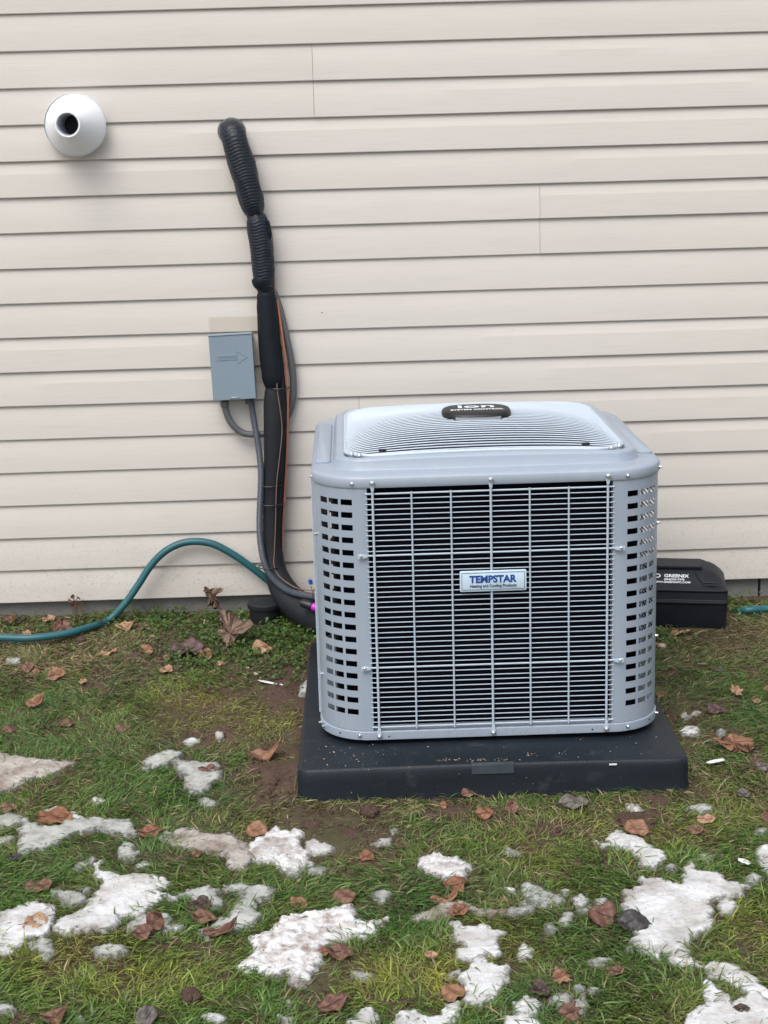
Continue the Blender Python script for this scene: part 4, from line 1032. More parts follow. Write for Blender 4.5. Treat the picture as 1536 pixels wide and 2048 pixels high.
S('C', 'snow', 8, 'small ice lobe off the right side of the largest right snow patch', [(1240, 940), (1290, 905), (1350, 940), (1320, 980), (1270, 1000)])
S('C', 'snow', 14, 'big white snow sheet filling the bottom right corner', [(1150, 1330), (1230, 1300), (1330, 1320), (1420, 1360), (1460, 1420), (1540, 1470), (1640, 1500), (1640, 1700), (1020, 1700), (1060, 1620), (1110, 1560), (1170, 1530), (1145, 1430), (1180, 1405), (1240, 1430), (1300, 1510), (1310, 1550), (1335, 1510), (1400, 1480), (1390, 1450), (1340, 1420), (1260, 1395), (1220, 1395)])
S('C', 'ice', 9, 'greyish ice cluster between the middle and the red brown leaf', [(75, 880), (110, 840), (150, 845), (240, 870), (320, 900), (320, 940), (240, 965), (150, 950), (60, 960), (120, 920)])
S('C', 'ice', 5, 'low ice strip under the greyish ice cluster', [(0, 970), (60, 980), (160, 960), (150, 1000), (40, 1010), (-10, 1000)])
S('C', 'snow', 6, 'small white chip left of the greyish ice cluster', [(-10, 850), (40, 860), (35, 880), (-10, 885)])
S('C', 'snow', 9, 'clean white angular ice chunk above the red brown leaf', [(385, 910), (430, 880), (470, 920), (440, 960), (390, 940)])
S('C', 'ice', 6, 'rounded ice bit between the greyish cluster and the angular chunk', [(310, 870), (340, 860), (370, 880), (340, 905)])
S('C', 'ice', 6, 'flat ice plate touching the left of the red brown leaf', [(420, 980), (490, 965), (500, 1000), (430, 1005)])
S('C', 'ice', 9, 'tall pale ice slab leaning behind the red brown leaf', [(520, 940), (580, 920), (600, 960), (640, 990), (630, 1020), (580, 1010), (540, 980)])
S('C', 'ice', 6, 'forked ice bit lower left of the red brown leaf', [(300, 1060), (330, 1000), (390, 1000), (390, 1040), (330, 1085)])
S('C', 'ice', 5, 'dull oval ice bit lying left of the forked ice bit', [(215, 1070), (260, 1060), (300, 1100), (270, 1130), (220, 1100)])
S('C', 'snow', 7, 'white curled ice chip in grass right of the flat white patch', [(60, 1240), (90, 1180), (145, 1220), (140, 1260), (70, 1275)])
S('C', 'ice', 5, 'oblong grey ice plate in grass left of the largest right patch', [(470, 1300), (530, 1285), (620, 1290), (570, 1315), (490, 1320)])
S('C', 'snow', 5, 'tiny ice dot at the lower left of the largest right snow patch', [(695, 1215), (730, 1210), (730, 1230), (700, 1230)])
S('C', 'snow', 14, 'white snow patch at the bottom edge left of two brown leaves', [(30, 1530), (110, 1500), (200, 1530), (190, 1580), (140, 1600), (230, 1690), (-10, 1700), (-10, 1600), (50, 1590)])
S('C', 'ice', 8, 'rounded glassy ice plate between the bottom leaves', [(260, 1520), (340, 1475), (380, 1500), (370, 1540), (290, 1560)])
S('C', 'ice', 7, 'upright glassy ice plate behind the lowest brown leaf', [(360, 1550), (450, 1495), (470, 1560), (440, 1590), (380, 1570)])
S('C', 'ice', 5, 'small ice plate under the orange pointed leaf near the bottom', [(390, 1440), (430, 1430), (450, 1460), (410, 1470)])
S('C', 'ice', 5, 'mint tinted ice plate right of the orange pointed leaf near the bottom', [(455, 1465), (500, 1450), (535, 1465), (500, 1485)])
S('C', 'snow', 11, 'white snow patch cut by the right edge halfway down the lawn', [(1470, 690), (1490, 640), (1540, 620), (1640, 620), (1640, 800), (1540, 790), (1500, 740)])
S('C', 'ice', 5, 'dull ice patch beside the right edge snow patch', [(1395, 800), (1440, 775), (1490, 800), (1460, 830), (1410, 830)])
S('C', 'ice', 5, 'thin ice sliver high at the right edge below the grey leaf', [(1440, 525), (1500, 505), (1530, 520), (1500, 545)])
S('C', 'ice', 5, 'faint ice bit above the top of the largest right patch', [(1120, 660), (1160, 655), (1210, 680), (1170, 705)])
S('C', 'ice', 5, 'round dull ice bit right of the forked snow patch', [(935, 720), (960, 700), (1000, 720), (980, 750)])
S('C', 'ice', 6, 'wedge of pale ice in grass below the middle of the pad front', [(-25, 610), (80, 660), (50, 670), (-10, 650)])
S('C', 'snow', 7, 'white snow sliver just under the right part of the pad front', [(700, 355), (740, 360), (800, 400), (760, 410), (705, 385)])
S('C', 'ice', 5, 'dull grey ice plate below the right pad corner', [(1060, 380), (1130, 360), (1190, 370), (1210, 390), (1150, 410), (1060, 400)])
S('G', 'crumb_snow', 9, 'small crumbly snow heap beside the right side of the pad', [(400, 360), (440, 320), (480, 285), (540, 310), (600, 335), (655, 370), (600, 400), (520, 395), (430, 400)])
S('G', 'ice', 5, 'dull ice fleck above the large orange leaf by the pad', [(890, 370), (930, 340), (980, 370), (970, 420), (910, 420)])
S('G', 'snow_dirty', 6, 'grey dirty snow remains above the crumbly heap beside the pad', [(400, 190), (450, 130), (560, 110), (680, 130), (600, 160), (500, 190), (430, 210)])
S('D', 'ice', 6, 'pale icy patch beside the hose at far left', [(60, 700), (110, 680), (210, 690), (200, 735), (110, 745)])
S('D', 'ice', 4, 'thin frost strip just above the hose at far left', [(40, 490), (90, 455), (170, 460), (240, 480), (220, 500), (60, 505)])
S('H', 'snow', 6, 'small white upright chip on the bare soil left of the pad', [(335, 830), (360, 805), (410, 815), (430, 880), (375, 915), (345, 880)])
S('P', 'snow', 5, 'thin white ice sliver in moss left of the pad', [(366, 1478), (380, 1471), (398, 1474), (396, 1479), (376, 1484)])
S('H', 'snow', 9, 'pale lump of ice pressed against the left side of the pad', [(1405, 345), (1420, 280), (1450, 210), (1505, 165), (1500, 290), (1470, 345)])

BLOCK = []                                                   # outlines in which no grass grows
def seg_dist(X, Y, P):
    best = np.full(X.shape, 1e9); inside = np.zeros(X.shape, bool); n = len(P)
    for i in range(n):
        ax, ay = P[i]; bx_, by_ = P[(i + 1) % n]
        dx, dy = bx_ - ax, by_ - ay
        t = np.clip(((X - ax) * dx + (Y - ay) * dy) / (dx * dx + dy * dy + 1e-12), 0, 1)
        best = np.minimum(best, (X - ax - t * dx) ** 2 + (Y - ay - t * dy) ** 2)
        cr_ = ((ay > Y) != (by_ > Y)) & (X < (bx_ - ax) * (Y - ay) / (by_ - ay + 1e-12) + ax)
        inside ^= cr_
    return np.where(inside, 1, -1) * np.sqrt(best)

for idx, (t, pts, k, h, label) in enumerate(SN):
    W = np.array([at_g(*tp(t, x, y), .012)[:2] for x, y in pts])
    BLOCK.append(W)
    c = W.mean(0); ext = W.max(0) - W.min(0)
    st = 0.0035 if max(ext) < .5 else 0.0045
    xs = np.arange(W[:, 0].min() - .015, W[:, 0].max() + .015, st); ys = np.arange(W[:, 1].min() - .015, W[:, 1].max() + .015, st)
    X, Y = np.meshgrid(xs, ys)
    small = min(1.0, float(min(ext)) / .10)
    wx = X + .006 * fbm(X * 260, Y * 260, 70 + idx) + small * 0.030 * fbm(X * 24, Y * 24, 40 + idx) + (.4 + .6 * small) * 0.013 * fbm(X * 90, Y * 90, 80 + idx); wy = Y + small * 0.030 * fbm(X * 24, Y * 24, 60 + idx) + (.4 + .6 * small) * 0.024 * fbm(X * 90, Y * 90, 90 + idx) + .008 * fbm(X * 260, Y * 260, 75 + idx)
    d = seg_dist(wx, wy, W) + (.004 if k != 'ice' else .003)
    H = h / 1000.0 * {'ice': .45, 'snow': .50, 'snow_dirty': .55, 'crumb_snow': .62}[k]
    edge = {'snow': .007, 'crumb_snow': .014, 'snow_dirty': .007, 'ice': .0025}[k]
    rise = np.clip(d / edge, 0, 1) ** 0.5
    lump = fbm(X * 28, Y * 28, 7 + idx); fine = fbm(X * 95, Y * 95, 9 + idx)
    rough_ = {'snow': (.9, .40), 'crumb_snow': (.9, .75), 'snow_dirty': (.7, .4), 'ice': (.9, .25)}[k]
    top_ = H * (0.85 + rough_[0] * lump + rough_[1] * fine)
    if k == 'snow_dirty' or k == 'crumb_snow': top_ = top_ - 0.012 * np.clip(fbm(X * 40, Y * 40, 3 + idx) - .12, 0, 1) * 3
    Z = gz(X, Y) + (0.0075 if k == 'ice' else 0.0045) + np.where(d > 0, rise * top_, -np.clip(-d / .003, 0, 1) * .020)
    keep = (d[:-1, :-1] > -.0065) | (d[1:, :-1] > -.0065) | (d[:-1, 1:] > -.0065) | (d[1:, 1:] > -.0065)
    if not keep.any(): continue
    hh_, ww_ = X.shape; ii = np.arange(hh_ * ww_).reshape(hh_, ww_)
    Q = np.stack([ii[:-1, :-1], ii[:-1, 1:], ii[1:, 1:], ii[1:, :-1]], -1)[keep]
    used, inv = np.unique(Q, return_inverse=True)
    cz_ = float(gbase(c[0], c[1]))
    V = np.stack([X.ravel()[used] - c[0], Y.ravel()[used] - c[1], Z.ravel()[used] - cz_], -1)
    nme = 'ice_piece' if k == 'ice' else 'snow_patch'
    me = quads(bpy.data.meshes.new(nme), V, inv.reshape(-1, 4))
    melt = np.clip(d.ravel()[used] / (.022 if k == 'ice' else .017), 0, 1)
    me.attributes.new('melt', 'FLOAT', 'POINT').data.foreach_set('value', melt.astype(np.float32))
    o = link(nme, me, M[k], loc=(c[0], c[1], cz_))
    tag(o, label, 'ice' if k == 'ice' else 'snow', 'pieces of melting ice on the lawn' if k == 'ice' else 'patches of old snow on the lawn')

# ================================================================== FALLEN LEAVES
MAPLE = ((0, 9, 15, 22, 36, 45, 52, 60, 70, 84, 97, 107, 120, 150, 172, 180), (1.05, .80, .84, .52, .70, 1.0, .74, .78, .50, .60, .88, .62, .56, .50, .30, .12))
def leaf_mesh(kind, L, Wd, curl, fold, seed):
    rg = random.Random(seed); n = 60 if kind == 'maple' else 36; rings = 5; V = [(0, 0, 0)]; F = []
    ph = [rg.uniform(0, 6.28) for _ in range(4)]
    def radius(w):
        if kind == 'maple':
            r = float(np.interp(abs(math.degrees(w)), MAPLE[0], MAPLE[1])) * (1 + .08 * math.sin(3 * w + ph[0]))
        elif kind == 'torn':
            r = .92 + .08 * math.sin(2 * w + ph[0]) + .11 * math.sin(3 * w + ph[1]) + .05 * math.sin(7 * w + ph[2])
        else:
            r = .92 + .08 * math.cos(2 * w) + .025 * math.sin(5 * w + ph[2]) + .018 * math.sin(11 * w + ph[3]) + (.20 * max(0, 1 - abs(w) / .45) ** 1.5)
        return r
    for k in range(1, rings + 1):
        for i in range(n):
            w = 2 * math.pi * i / n - math.pi; rr = radius(w) * k / rings
            V.append((rr * math.cos(w), rr * math.sin(w), 0))
    out = []
    for x, y, z in V:
        X, Y = x * L / 2, y * Wd / 2
        z = curl * L * (x * x * .55 + .25 * y * y * math.copysign(1, math.sin(ph[0]))) + fold * abs(y) * Wd * .5
        z += L * (.075 * math.sin(4.1 * x + 3.1 * y + ph[1]) + .03 * math.sin(8.3 * y - 5.2 * x + ph[2]))
        z += L * .007 * abs(math.sin(math.atan2(y, x) * 3.0 + ph[3])) * math.hypot(x, y)
        if kind == 'curl': z += L * .35 * max(0, x) ** 2
        out.append((X, Y * (1 - (.30 * abs(curl) * x * x)), z))
    F += [(0, 1 + i, 1 + (i + 1) % n) for i in range(n)]
    for k in range(rings - 1):
        for i in range(n):
            a = 1 + k * n + i; b = 1 + k * n + (i + 1) % n
            F.append((a, a + n, b + n, b))
    mb = MB().add(out, F)
    me = mb.mesh('leaf', 175)
    # midrib and stalk as geometry
    return me, out
LV = [      # tile, x, y, w, h, kind, colour, turn (deg), tilt towards the camera (deg), label
 ('D', 110, 312, 110, 80, 'curl', 'brown', 20, 35, 'curled brown leaf against the foundation at far left'),
 ('D', 197, 312, 80, 60, 'oval', 'dark', -15, 25, 'dark brown leaf right of the far left curled leaf by the foundation'),
 ('D', 500, 300, 120, 55, 'oval', 'tan', 25, 15, 'flat tan leaf by the foundation above the hose'),
 ('D', 270, 445, 100, 60, 'torn', 'tan', 10, 30, 'tan torn leaf just behind the hose at left'),
 ('D', 1290, 378, 200, 85, 'curl', 'tan', 175, 22, 'pale brown arched leaf right of the rising hose'),
 ('D', 1460, 380, 150, 70, 'oval', 'brown', -10, 22, 'grey brown leaf touching the pale arched leaf'),
 ('D', 1500, 612, 130, 100, 'torn', 'orange', 60, 30, 'orange triangular leaf left of the purple leaf'),
 ('D', 285, 790, 110, 115, 'torn', 'brown', 100, 40, 'brown leaf below the hose at far left, left one of two touching'),
 ('D', 368, 832, 80, 62, 'oval', 'orange', 20, 35, 'small leaf right one of two touching below the hose at far left'),
 ('D', 575, 870, 160, 125, 'torn', 'orange', 35, 38, 'squarish orange brown leaf with stalk in the upper left grass'),
 ('D', 850, 935, 90, 40, 'torn', 'tan', 0, 15, 'small flat tan leaf scrap right of the squarish orange leaf'),
 ('D', 1090, 650, 180, 45, 'curl', 'tan', 8, 10, 'thin dry tan leaf strip on straw coloured grass'),
 ('P', 71, 1406, 34, 20, 'curl', 'orange', 30, 30, 'curled orange leaf near the left edge above the ice'),
 ('P', 133, 1446, 24, 14, 'oval', 'brown', 10, 18, 'dull brown leaf half hidden in the left grass'),
 ('P', 16, 1459, 34, 14, 'oval', 'red', 0, 20, 'brown leaf at the left edge just above the dirty ice'),
 ('P', 244, 1456, 28, 14, 'oval', 'red', 5, 18, 'dark reddish leaf on bare soil left of the moss'),
 ('P', 333, 1340, 28, 12, 'torn', 'tan', 0, 15, 'flat tan leaf scrap below the purple leaf'),
 ('P', 440, 1326, 11, 10, 'oval', 'tan', 0, 25, 'tiny pinkish tan leaf bit on the green weeds'),
 ('H', 960, 1140, 340, 125, 'curl', 'orange', 10, 24, 'pointed orange brown leaf on the soil left of the pad'),
 ('E', 510, 145, 95, 60, 'oval', 'tan', 25, 35, 'small tan leaf left of the tall curled leaf by the siding'),
 ('E', 1025, 505, 175, 100, 'torn', 'tan', -10, 35, 'pale tan bow shaped leaf on weeds near the pad'),
 ('E', 368, 535, 260, 130, 'oval', 'purple', 5, 16, 'dull purple brown flat leaf in the weeds left of the maple leaf'),
 ('E', 535, 565, 115, 80, 'torn', 'orange', -20, 32, 'orange leaf touching the right of the purple leaf'),
 ('E', 185, 585, 45, 36, 'torn', 'tan', 0, 30, 'tiny cream leaf scrap under the purple leaf'),
 ('F', 140, 1362, 120, 75, 'oval', 'orange', 20, 30, 'orange leaf beside the rear right of the pad'),
 ('F', 1115, 1320, 180, 185, 'maple', 'tan', 60, 45, 'crumpled tan leaf in the grass right of the unit'),
 ('F', 1512, 1280, 70, 60, 'oval', 'orange', 0, 25, 'orange leaf at the right edge level with the unit base'),
 ('F', 905, 1022, 110, 60, 'torn', 'grey', -20, 20, 'grey leaf scrap in the grass right of the unit'),
 ('F', 370, 560, 240, 40, 'curl', 'tan', -4, 12, 'dry tan leaf strip in front of the bait station'),
 ('F', 1385, 1440, 100, 55, 'oval', 'tan', -30, 20, 'pale oval leaf right of the crumpled tan leaf'),
 ('G', 1460, 860, 150, 110, 'torn', 'grey', 20, 25, 'grey leaf at the right edge below the large orange leaf'),
 ('G', 1210, 1225, 150, 100, 'oval', 'grey', 0, 22, 'grey mauve leaf right of the pad front corner'),
 ('G', 850, 130, 220, 120, 'torn', 'purple', 0, 20, 'reddish dark leaf beside the dirty snow right of the pad'),
 ('C', 22, 400, 70, 80, 'oval', 'brown', 80, 50, 'upright brown pointed leaf below the middle of the pad front'),
 ('C', 380, 375, 150, 70, 'oval', 'grey', 0, 20, 'dull grey brown leaf below the pad front right of the pointed leaf'),
 ('C', 757, 520, 130, 88, 'oval', 'orange', -32, 32, 'orange folded leaf on the forked snow patch'),
 ('C', 1165, 470, 92, 50, 'oval', 'tan', -8, 22, 'pale tan leaf right of the orange folded leaf, upper of two'),
 ('C', 1107, 535, 76, 52, 'oval', 'brown', 15, 28, 'brown leaf right of the orange folded leaf, lower of two'),
 ('C', 1530, 458, 60, 72, 'oval', 'brown', 80, 40, 'brown leaf at the right edge above the thin ice sliver'),
 ('C', 563, 1030, 150, 140, 'torn', 'red', -40, 48, 'large red brown folded leaf left of the largest right snow patch'),
 ('C', 740, 1072, 170, 112, 'oval', 'slate', -8, 30, 'nearly black leaf touching the largest right snow patch'),
 ('C', 303, 1400, 175, 84, 'maple', 'orange', 12, 30, 'bright orange pointed leaf near the bottom right of centre'),
 ('C', 188, 1470, 110, 80, 'torn', 'dark', 20, 30, 'dark brown leaf left of the bright orange pointed leaf'),
 ('C', 350, 1612, 180, 120, 'maple', 'red', 15, 35, 'lowest large brown leaf at the bottom right of centre'),
 ('C', 628, 1370, 95, 42, 'oval', 'brown', 5, 14, 'faint brown leaf sunk in grass left of the bottom right snow'),
 ('C', 1380, 1586, 80, 40, 'oval', 'dark', -5, 25, 'small dark leaf lying on the bottom right snow sheet'),
 ('B', 40, 532, 110, 85, 'oval', 'orange', 25, 30, 'light brown leaf on the left end of the crumbly snow pile'),
 ('B', 1382, 435, 90, 68, 'oval', 'rust', 10, 28, 'rust brown leaf below the pad front left of the pointed leaf'),
 ('B', 285, 965, 100, 62, 'oval', 'orange', -35, 28, 'small orange leaf above the left of the biggest snow patch'),
 ('B', 555, 932, 120, 88, 'oval', 'brown', 35, 28, 'brown leaf above the top of the biggest snow patch'),
 ('B', 1212, 858, 140, 80, 'torn', 'rust', 5, 28, 'rust coloured leaf under the grainy snow lump'),
 ('B', 1230, 1012, 110, 60, 'curl', 'rust', 25, 25, 'rust brown leaf on the right of the thin dirty ridge'),
 ('B', 1150, 945, 160, 40, 'curl', 'orange', 12, 18, 'light brown leaf along the top of the thin dirty ridge'),
 ('B', 532, 1255, 125, 80, 'oval', 'red', -25, 30, 'brown leaf below the biggest snow patch, right of two'),
 ('B', 432, 1255, 70, 48, 'oval', 'rust', 0, 28, 'small brown leaf below the biggest snow patch, left of two'),
 ('B', 1070, 1268, 36, 92, 'oval', 'tan', 85, 60, 'narrow upright tan leaf in grass left of the flat white snow patch'),
 ('B', 488, 1560, 165, 80, 'curl', 'red', 28, 26, 'long brown leaf beside the bare soil near the bottom'),
 ('B', 1290, 317, 90, 40, 'torn', 'brown', 0, 28, 'brown leaf scrap leaning on the middle of the pad front'),
 ('B', 1145, 385, 46, 38, 'torn', 'orange', -30, 40, 'tiny orange leaf scrap in the soil below the pad front'),
 ('B', 690, 685, 80, 60, 'torn', 'rust', 40, 30, 'crumpled rust leaf scrap on the bare soil below the pad'),
 ('B', 1195, 1500, 130, 90, 'torn', 'orange', 20, 10, 'ochre leaf flat in the grass left of the squarish snow patch'),
 ('A', 330, 457, 200, 84, 'torn', 'rust', 6, 26, 'bright rust orange leaf on the long smooth ice sheet'),
 ('A', 887, 545, 120, 68, 'oval', 'rust', 15, 28, 'orange brown leaf right of the long smooth ice sheet'),
 ('A', 225, 866, 140, 70, 'oval', 'brown', 10, 24, 'brown oval leaf in the grass left of the large white snow patch'),
 ('A', 920, 1065, 90, 150, 'curl', 'red', 75, 62, 'upright curled red brown leaf in front of the grey ice'),
 ('A', 845, 1140, 110, 80, 'torn', 'red', 10, 30, 'broken brown leaf at the foot of the upright curled leaf'),
 ('A', 1185, 972, 120, 70, 'torn', 'dark', 15, 28, 'dark brown leaf on the grey ice, upper of three'),
 ('A', 1202, 1050, 130, 70, 'oval', 'brown', -22, 30, 'pinkish brown leaf on the grey ice, middle of three'),
 ('A', 1300, 1137, 190, 44, 'curl', 'red', 3, 18, 'flat brown curved leaf on the grey ice, lowest of three'),
 ('A', 1230, 170, 92, 34, 'torn', 'red', 0, 15, 'reddish leaf lying on the pale dirty ice left of the pad corner'),
 ('A', 325, 1635, 150, 70, 'curl', 'brown', 22, 28, 'brown rolled leaf at the bottom edge at left'),
 ('A', 865, 1640, 140, 100, 'oval', 'grey', 60, 35, 'grey brown leaf at the bottom edge left of the white snow lump'),
 ('A', 45, 400, 90, 50, 'oval', 'brown', 5, 18, 'brown leaf at the left edge above the greenish ice'),
 ('A', 90, 695, 75, 32, 'oval', 'slate', 12, 20, 'dark leaf scrap at left below the long smooth ice sheet'),
 ('A', 210, 1085, 150, 60, 'torn', 'tan', 15, 8, 'tan leaf stuck in the snow mass at the left edge'),
 ('A', 1160, 675, 60, 40, 'oval', 'brown', 30, 26, 'small brown leaf in grass below the muddy ice sheet'),
]
for i, (t, x, y, w, h, kind, colour, turn, tilt, label) in enumerate(LV):
    px, py = tp(t, x, y); s = TILES[t][2]
    lift = .012 + (h / s) * .25 / 900
    p = at_g(px, py, lift); k = ppm(p)
    L = 1.10 * w / s / k
    tl = math.radians(tilt)
    Wd = min(1.25 * L, max(.35 * L, (h / s / k) / math.sin(math.radians(17) + tl) * 1.12))
    if tilt > 50: Wd = h / s / k / math.sin(math.radians(17) + tl)
    me, pts_ = leaf_mesh(kind, L, Wd, random.uniform(.08, .24) * (1 if kind != 'curl' else 1.6) * random.choice((1, 1, -1)), random.uniform(.05, .35), 100 + i)
    tn = math.radians(turn)
    # the outline is laid out in the leaf's own plane: keep its length across the picture by turning it only a little
    yaw_ = tn if abs(turn) <= 45 else math.radians(turn if turn < 90 else turn - 180)
    R = Matrix.Rotation(tl, 4, 'X') @ Matrix.Rotation(tn if kind in ('maple', 'oval') and abs(turn) > 45 else yaw_ * .6, 4, 'Z')
    if abs(turn) > 45 and kind in ('oval', 'curl'):
        me.transform(Matrix.Rotation(math.radians(90), 4, 'Z') @ Matrix.Diagonal((Wd / L, L / Wd, 1, 1)) if False else Matrix.Identity(4))
    zc = float(gbase(p[0], p[1])) + max(.010, .5 * Wd * math.sin(tl) * .92 + .004)
    # slide back along the ground so that the raised centre still stands where it lies
    p = at_g(px, py, zc - float(gbase(p[0], p[1])))
    o = link('leaf', me, LEAFM[colour], loc=(p[0], p[1], zc), rot=R.to_euler())
    sm = o.modifiers.new('thickness', 'SOLIDIFY'); sm.thickness = .0007
    tag(o, label, 'leaf', 'fallen leaves on the lawn')
    st = MB(); st.tube([(-L * .58, 0, .002), (-L * .35, 0, .001), (0, 0, .001), (L * .40, 0, .004 + L * .06)], [.0010, .0009, .0008, .0004], 5)
    pz = {round(a[0], 5): a for a in pts_}
    near = lambda xx: min(pts_, key=lambda q: (q[0] - xx) ** 2 + q[1] ** 2)[2]
    st = MB(); xs_ = [-L * .62, -L * .48, -L * .25, 0, L * .22, L * .42]
    st.tube([(a, 0, near(a) + .0012) for a in xs_], [.0011, .0010, .0009, .0008, .0006, .0004], 5)
    st.build('midrib', LEAFM['brown' if colour in ('tan', 'orange') else 'dark'], o, smooth=60)

# the biggest leaves, each with its own ragged outline
def big_leaf(t, outline, foot, tilt, colour, lab, hub, veins, bend, dy=0.0):
    s = TILES[t][2]; fx, fy = tp(t, *foot); p = at_g(fx, fy, .010); k = ppm(p); tl = math.radians(tilt)
    if dy:
        p = at_y(fx, fy, dy)
    fs = math.sin(math.radians(17) + tl)
    to = lambda x, y: ((x - foot[0]) / s / k, (foot[1] - y) / s / k / fs)
    O = [to(*q) for q in outline]; H = to(*hub); n = len(O); sub_ = 4; ring_ = []
    for i in range(n):
        a, b = O[i], O[(i + 1) % n]
        for q in range(sub_):
            f_ = q / sub_; j = .0035 * math.sin(i * 7.3 + q * 2.9)
            ring_.append((a[0] + (b[0] - a[0]) * f_ + j, a[1] + (b[1] - a[1]) * f_ + .6 * j))
    size = max(max(abs(x - H[0]), abs(y - H[1])) for x, y in ring_)
    def hgt(x, y):
        dx, dy = (x - H[0]) / size, (y - H[1]) / size; r = math.hypot(dx, dy); w = math.atan2(dy, dx)
        return size * (bend * dx * dx - .5 * bend * dy * dy + .055 * r * abs(math.sin(w * 2.5 + .6)) + .07 * math.sin(5 * dx + 3 * dy) + .03 * math.sin(13 * dx - 9 * dy))
    V = [(H[0], H[1], hgt(*H))]; F = []; R_ = 7; m_ = len(ring_)
    for q in range(1, R_ + 1):
        for x, y in ring_:
            X_, Y_ = H[0] + (x - H[0]) * q / R_, H[1] + (y - H[1]) * q / R_; V.append((X_, Y_, hgt(X_, Y_)))
    F += [(0, 1 + i, 1 + (i + 1) % m_) for i in range(m_)]
    for q in range(R_ - 1):
        F += [(1 + q * m_ + i, 1 + (q + 1) * m_ + i, 1 + (q + 1) * m_ + (i + 1) % m_, 1 + q * m_ + (i + 1) % m_) for i in range(m_)]
    me = MB().add(V, F).mesh('leaf', 175)
    o = link('leaf', me, LEAFM[colour], loc=(p[0], p[1], p[2] if dy else float(gbase(p[0], p[1])) + .010), rot=(tl, 0, 0))
    m = o.modifiers.new('thickness', 'SOLIDIFY'); m.thickness = .0008
    tag(o, lab, 'leaf', 'fallen leaves on the lawn')
    for q in veins:
        e = to(*q); P_ = []
        for f_ in np.linspace(0, .95, 8):
            x, y = H[0] + (e[0] - H[0]) * f_, H[1] + (e[1] - H[1]) * f_; P_.append((x, y, hgt(x, y) + .0010))
        MB().tube(P_, np.linspace(.0014, .0005, 8), 5).build('vein', LEAFM['brown' if colour == 'maple' else 'red'], o, smooth=60)
big_leaf('E', [(648, 168), (700, 185), (745, 205), (790, 225), (840, 265), (875, 300), (895, 268), (925, 272), (938, 300), (955, 318), (900, 365), (860, 395), (805, 415), (790, 435), (770, 480), (745, 502), (715, 478), (690, 435), (655, 385), (622, 352), (655, 335), (668, 295), (660, 250), (652, 205)],
         (745, 502), 52, 'maple', 'large grey brown folded maple leaf standing in the weeds', (748, 385), [(660, 200), (760, 225), (860, 290), (945, 315), (745, 490), (640, 355)], .14)
TILES['W'] = (380, 960, 5.12)
big_leaf('W', [(165, 1085), (190, 1105), (215, 1120), (260, 1103), (310, 1108), (357, 1112), (335, 1145), (300, 1165), (268, 1185), (262, 1200), (290, 1225), (306, 1250), (300, 1290), (290, 1322), (268, 1330), (230, 1305), (188, 1278), (205, 1262), (215, 1245), (185, 1200), (150, 1150)],
         (260, 1330), 88, 'maple', 'tall curled tan leaf leaning on the siding above the folded maple leaf', (225, 1175), [(170, 1090), (340, 1120), (285, 1310)], .14, -.055)
big_leaf('D', [(540, 370), (570, 315), (610, 290), (655, 300), (700, 325), (735, 362), (738, 400), (725, 440), (690, 465), (640, 470), (590, 470), (552, 440)],
         (640, 470), 60, 'red', 'large reddish brown leaf standing up behind the hose', (640, 375), [(600, 300), (720, 380), (560, 430)], .4)
big_leaf('G', [(820, 575), (860, 570), (880, 510), (920, 495), (965, 525), (1000, 490), (1100, 475), (1200, 480), (1290, 510), (1360, 530), (1395, 575), (1360, 620), (1330, 680), (1270, 690), (1190, 665), (1130, 655), (1050, 640), (980, 605), (900, 590)],
         (1200, 668), 20, 'orange', 'large flat orange leaf right of the pad', (1130, 575), [(840, 575), (1380, 575), (1200, 660), (1150, 490)], .18)

# ================================================================== SMALL LITTER
def shard(px0, py0, px1, py1, wid, lab, lift=.014, mat='shard', cat='plastic shard', nme='plastic_shard'):
    a, b = at_g(px0, py0, lift), at_g(px1, py1, lift)
    a[2] = float(gbase(a[0], a[1])) + lift; b[2] = float(gbase(b[0], b[1])) + lift
    d = Vector(b - a); s_ = d.cross(Vector((0, 0, 1))).normalized() * wid / 2; u_ = Vector((0, 0, .0022)); A_, B_ = Vector(a), Vector(b)
    mid = A_ + d * .62
    out_ = [A_ - s_ * .25, A_ + d * .3 - s_, mid - s_ * 1.1, B_ - s_ * .7, B_ + s_ * .5, mid + s_ * .8, A_ + d * .2 + s_ * .7]
    c0 = A_ + d / 2
    MBo = MB().loft([[tuple(q - c0) for q in out_], [tuple(q - c0 + u_) for q in out_]], True, True)
    tag(MBo.build(nme, M[mat], loc=tuple(c0), bevel=.0006), lab, cat, 'white plastic shards')
shard(515, 1361, 553, 1369, .011, 'long thin white plastic sliver on bare soil left of the pad')
shard(1413, 1527, 1448, 1520, .016, 'white plastic shard in the grass below the large orange leaf')
shard(1475, 1718, 1499, 1729, .016, 'white plastic shard at right between two snow patches')
shard(559, 1369, 566, 1371, .005, 'tiny white plastic bit beside the long thin sliver')
shard(1525, 1985, 1540, 1996, .018, 'white plastic piece at the right edge above the corner snow')
s0 = at_y(1227, 1531, -1.243); 
q = Vector(s0)
tag(MB().box(-.009, .009, -.0012, .0012, -.0018, .0018).build('plastic_shard', M['shard'], loc=(q.x, -1.2365, q.z), bevel=.0005), 'small white chip stuck on the front face of the black pad', 'plastic shard', 'white plastic shards')

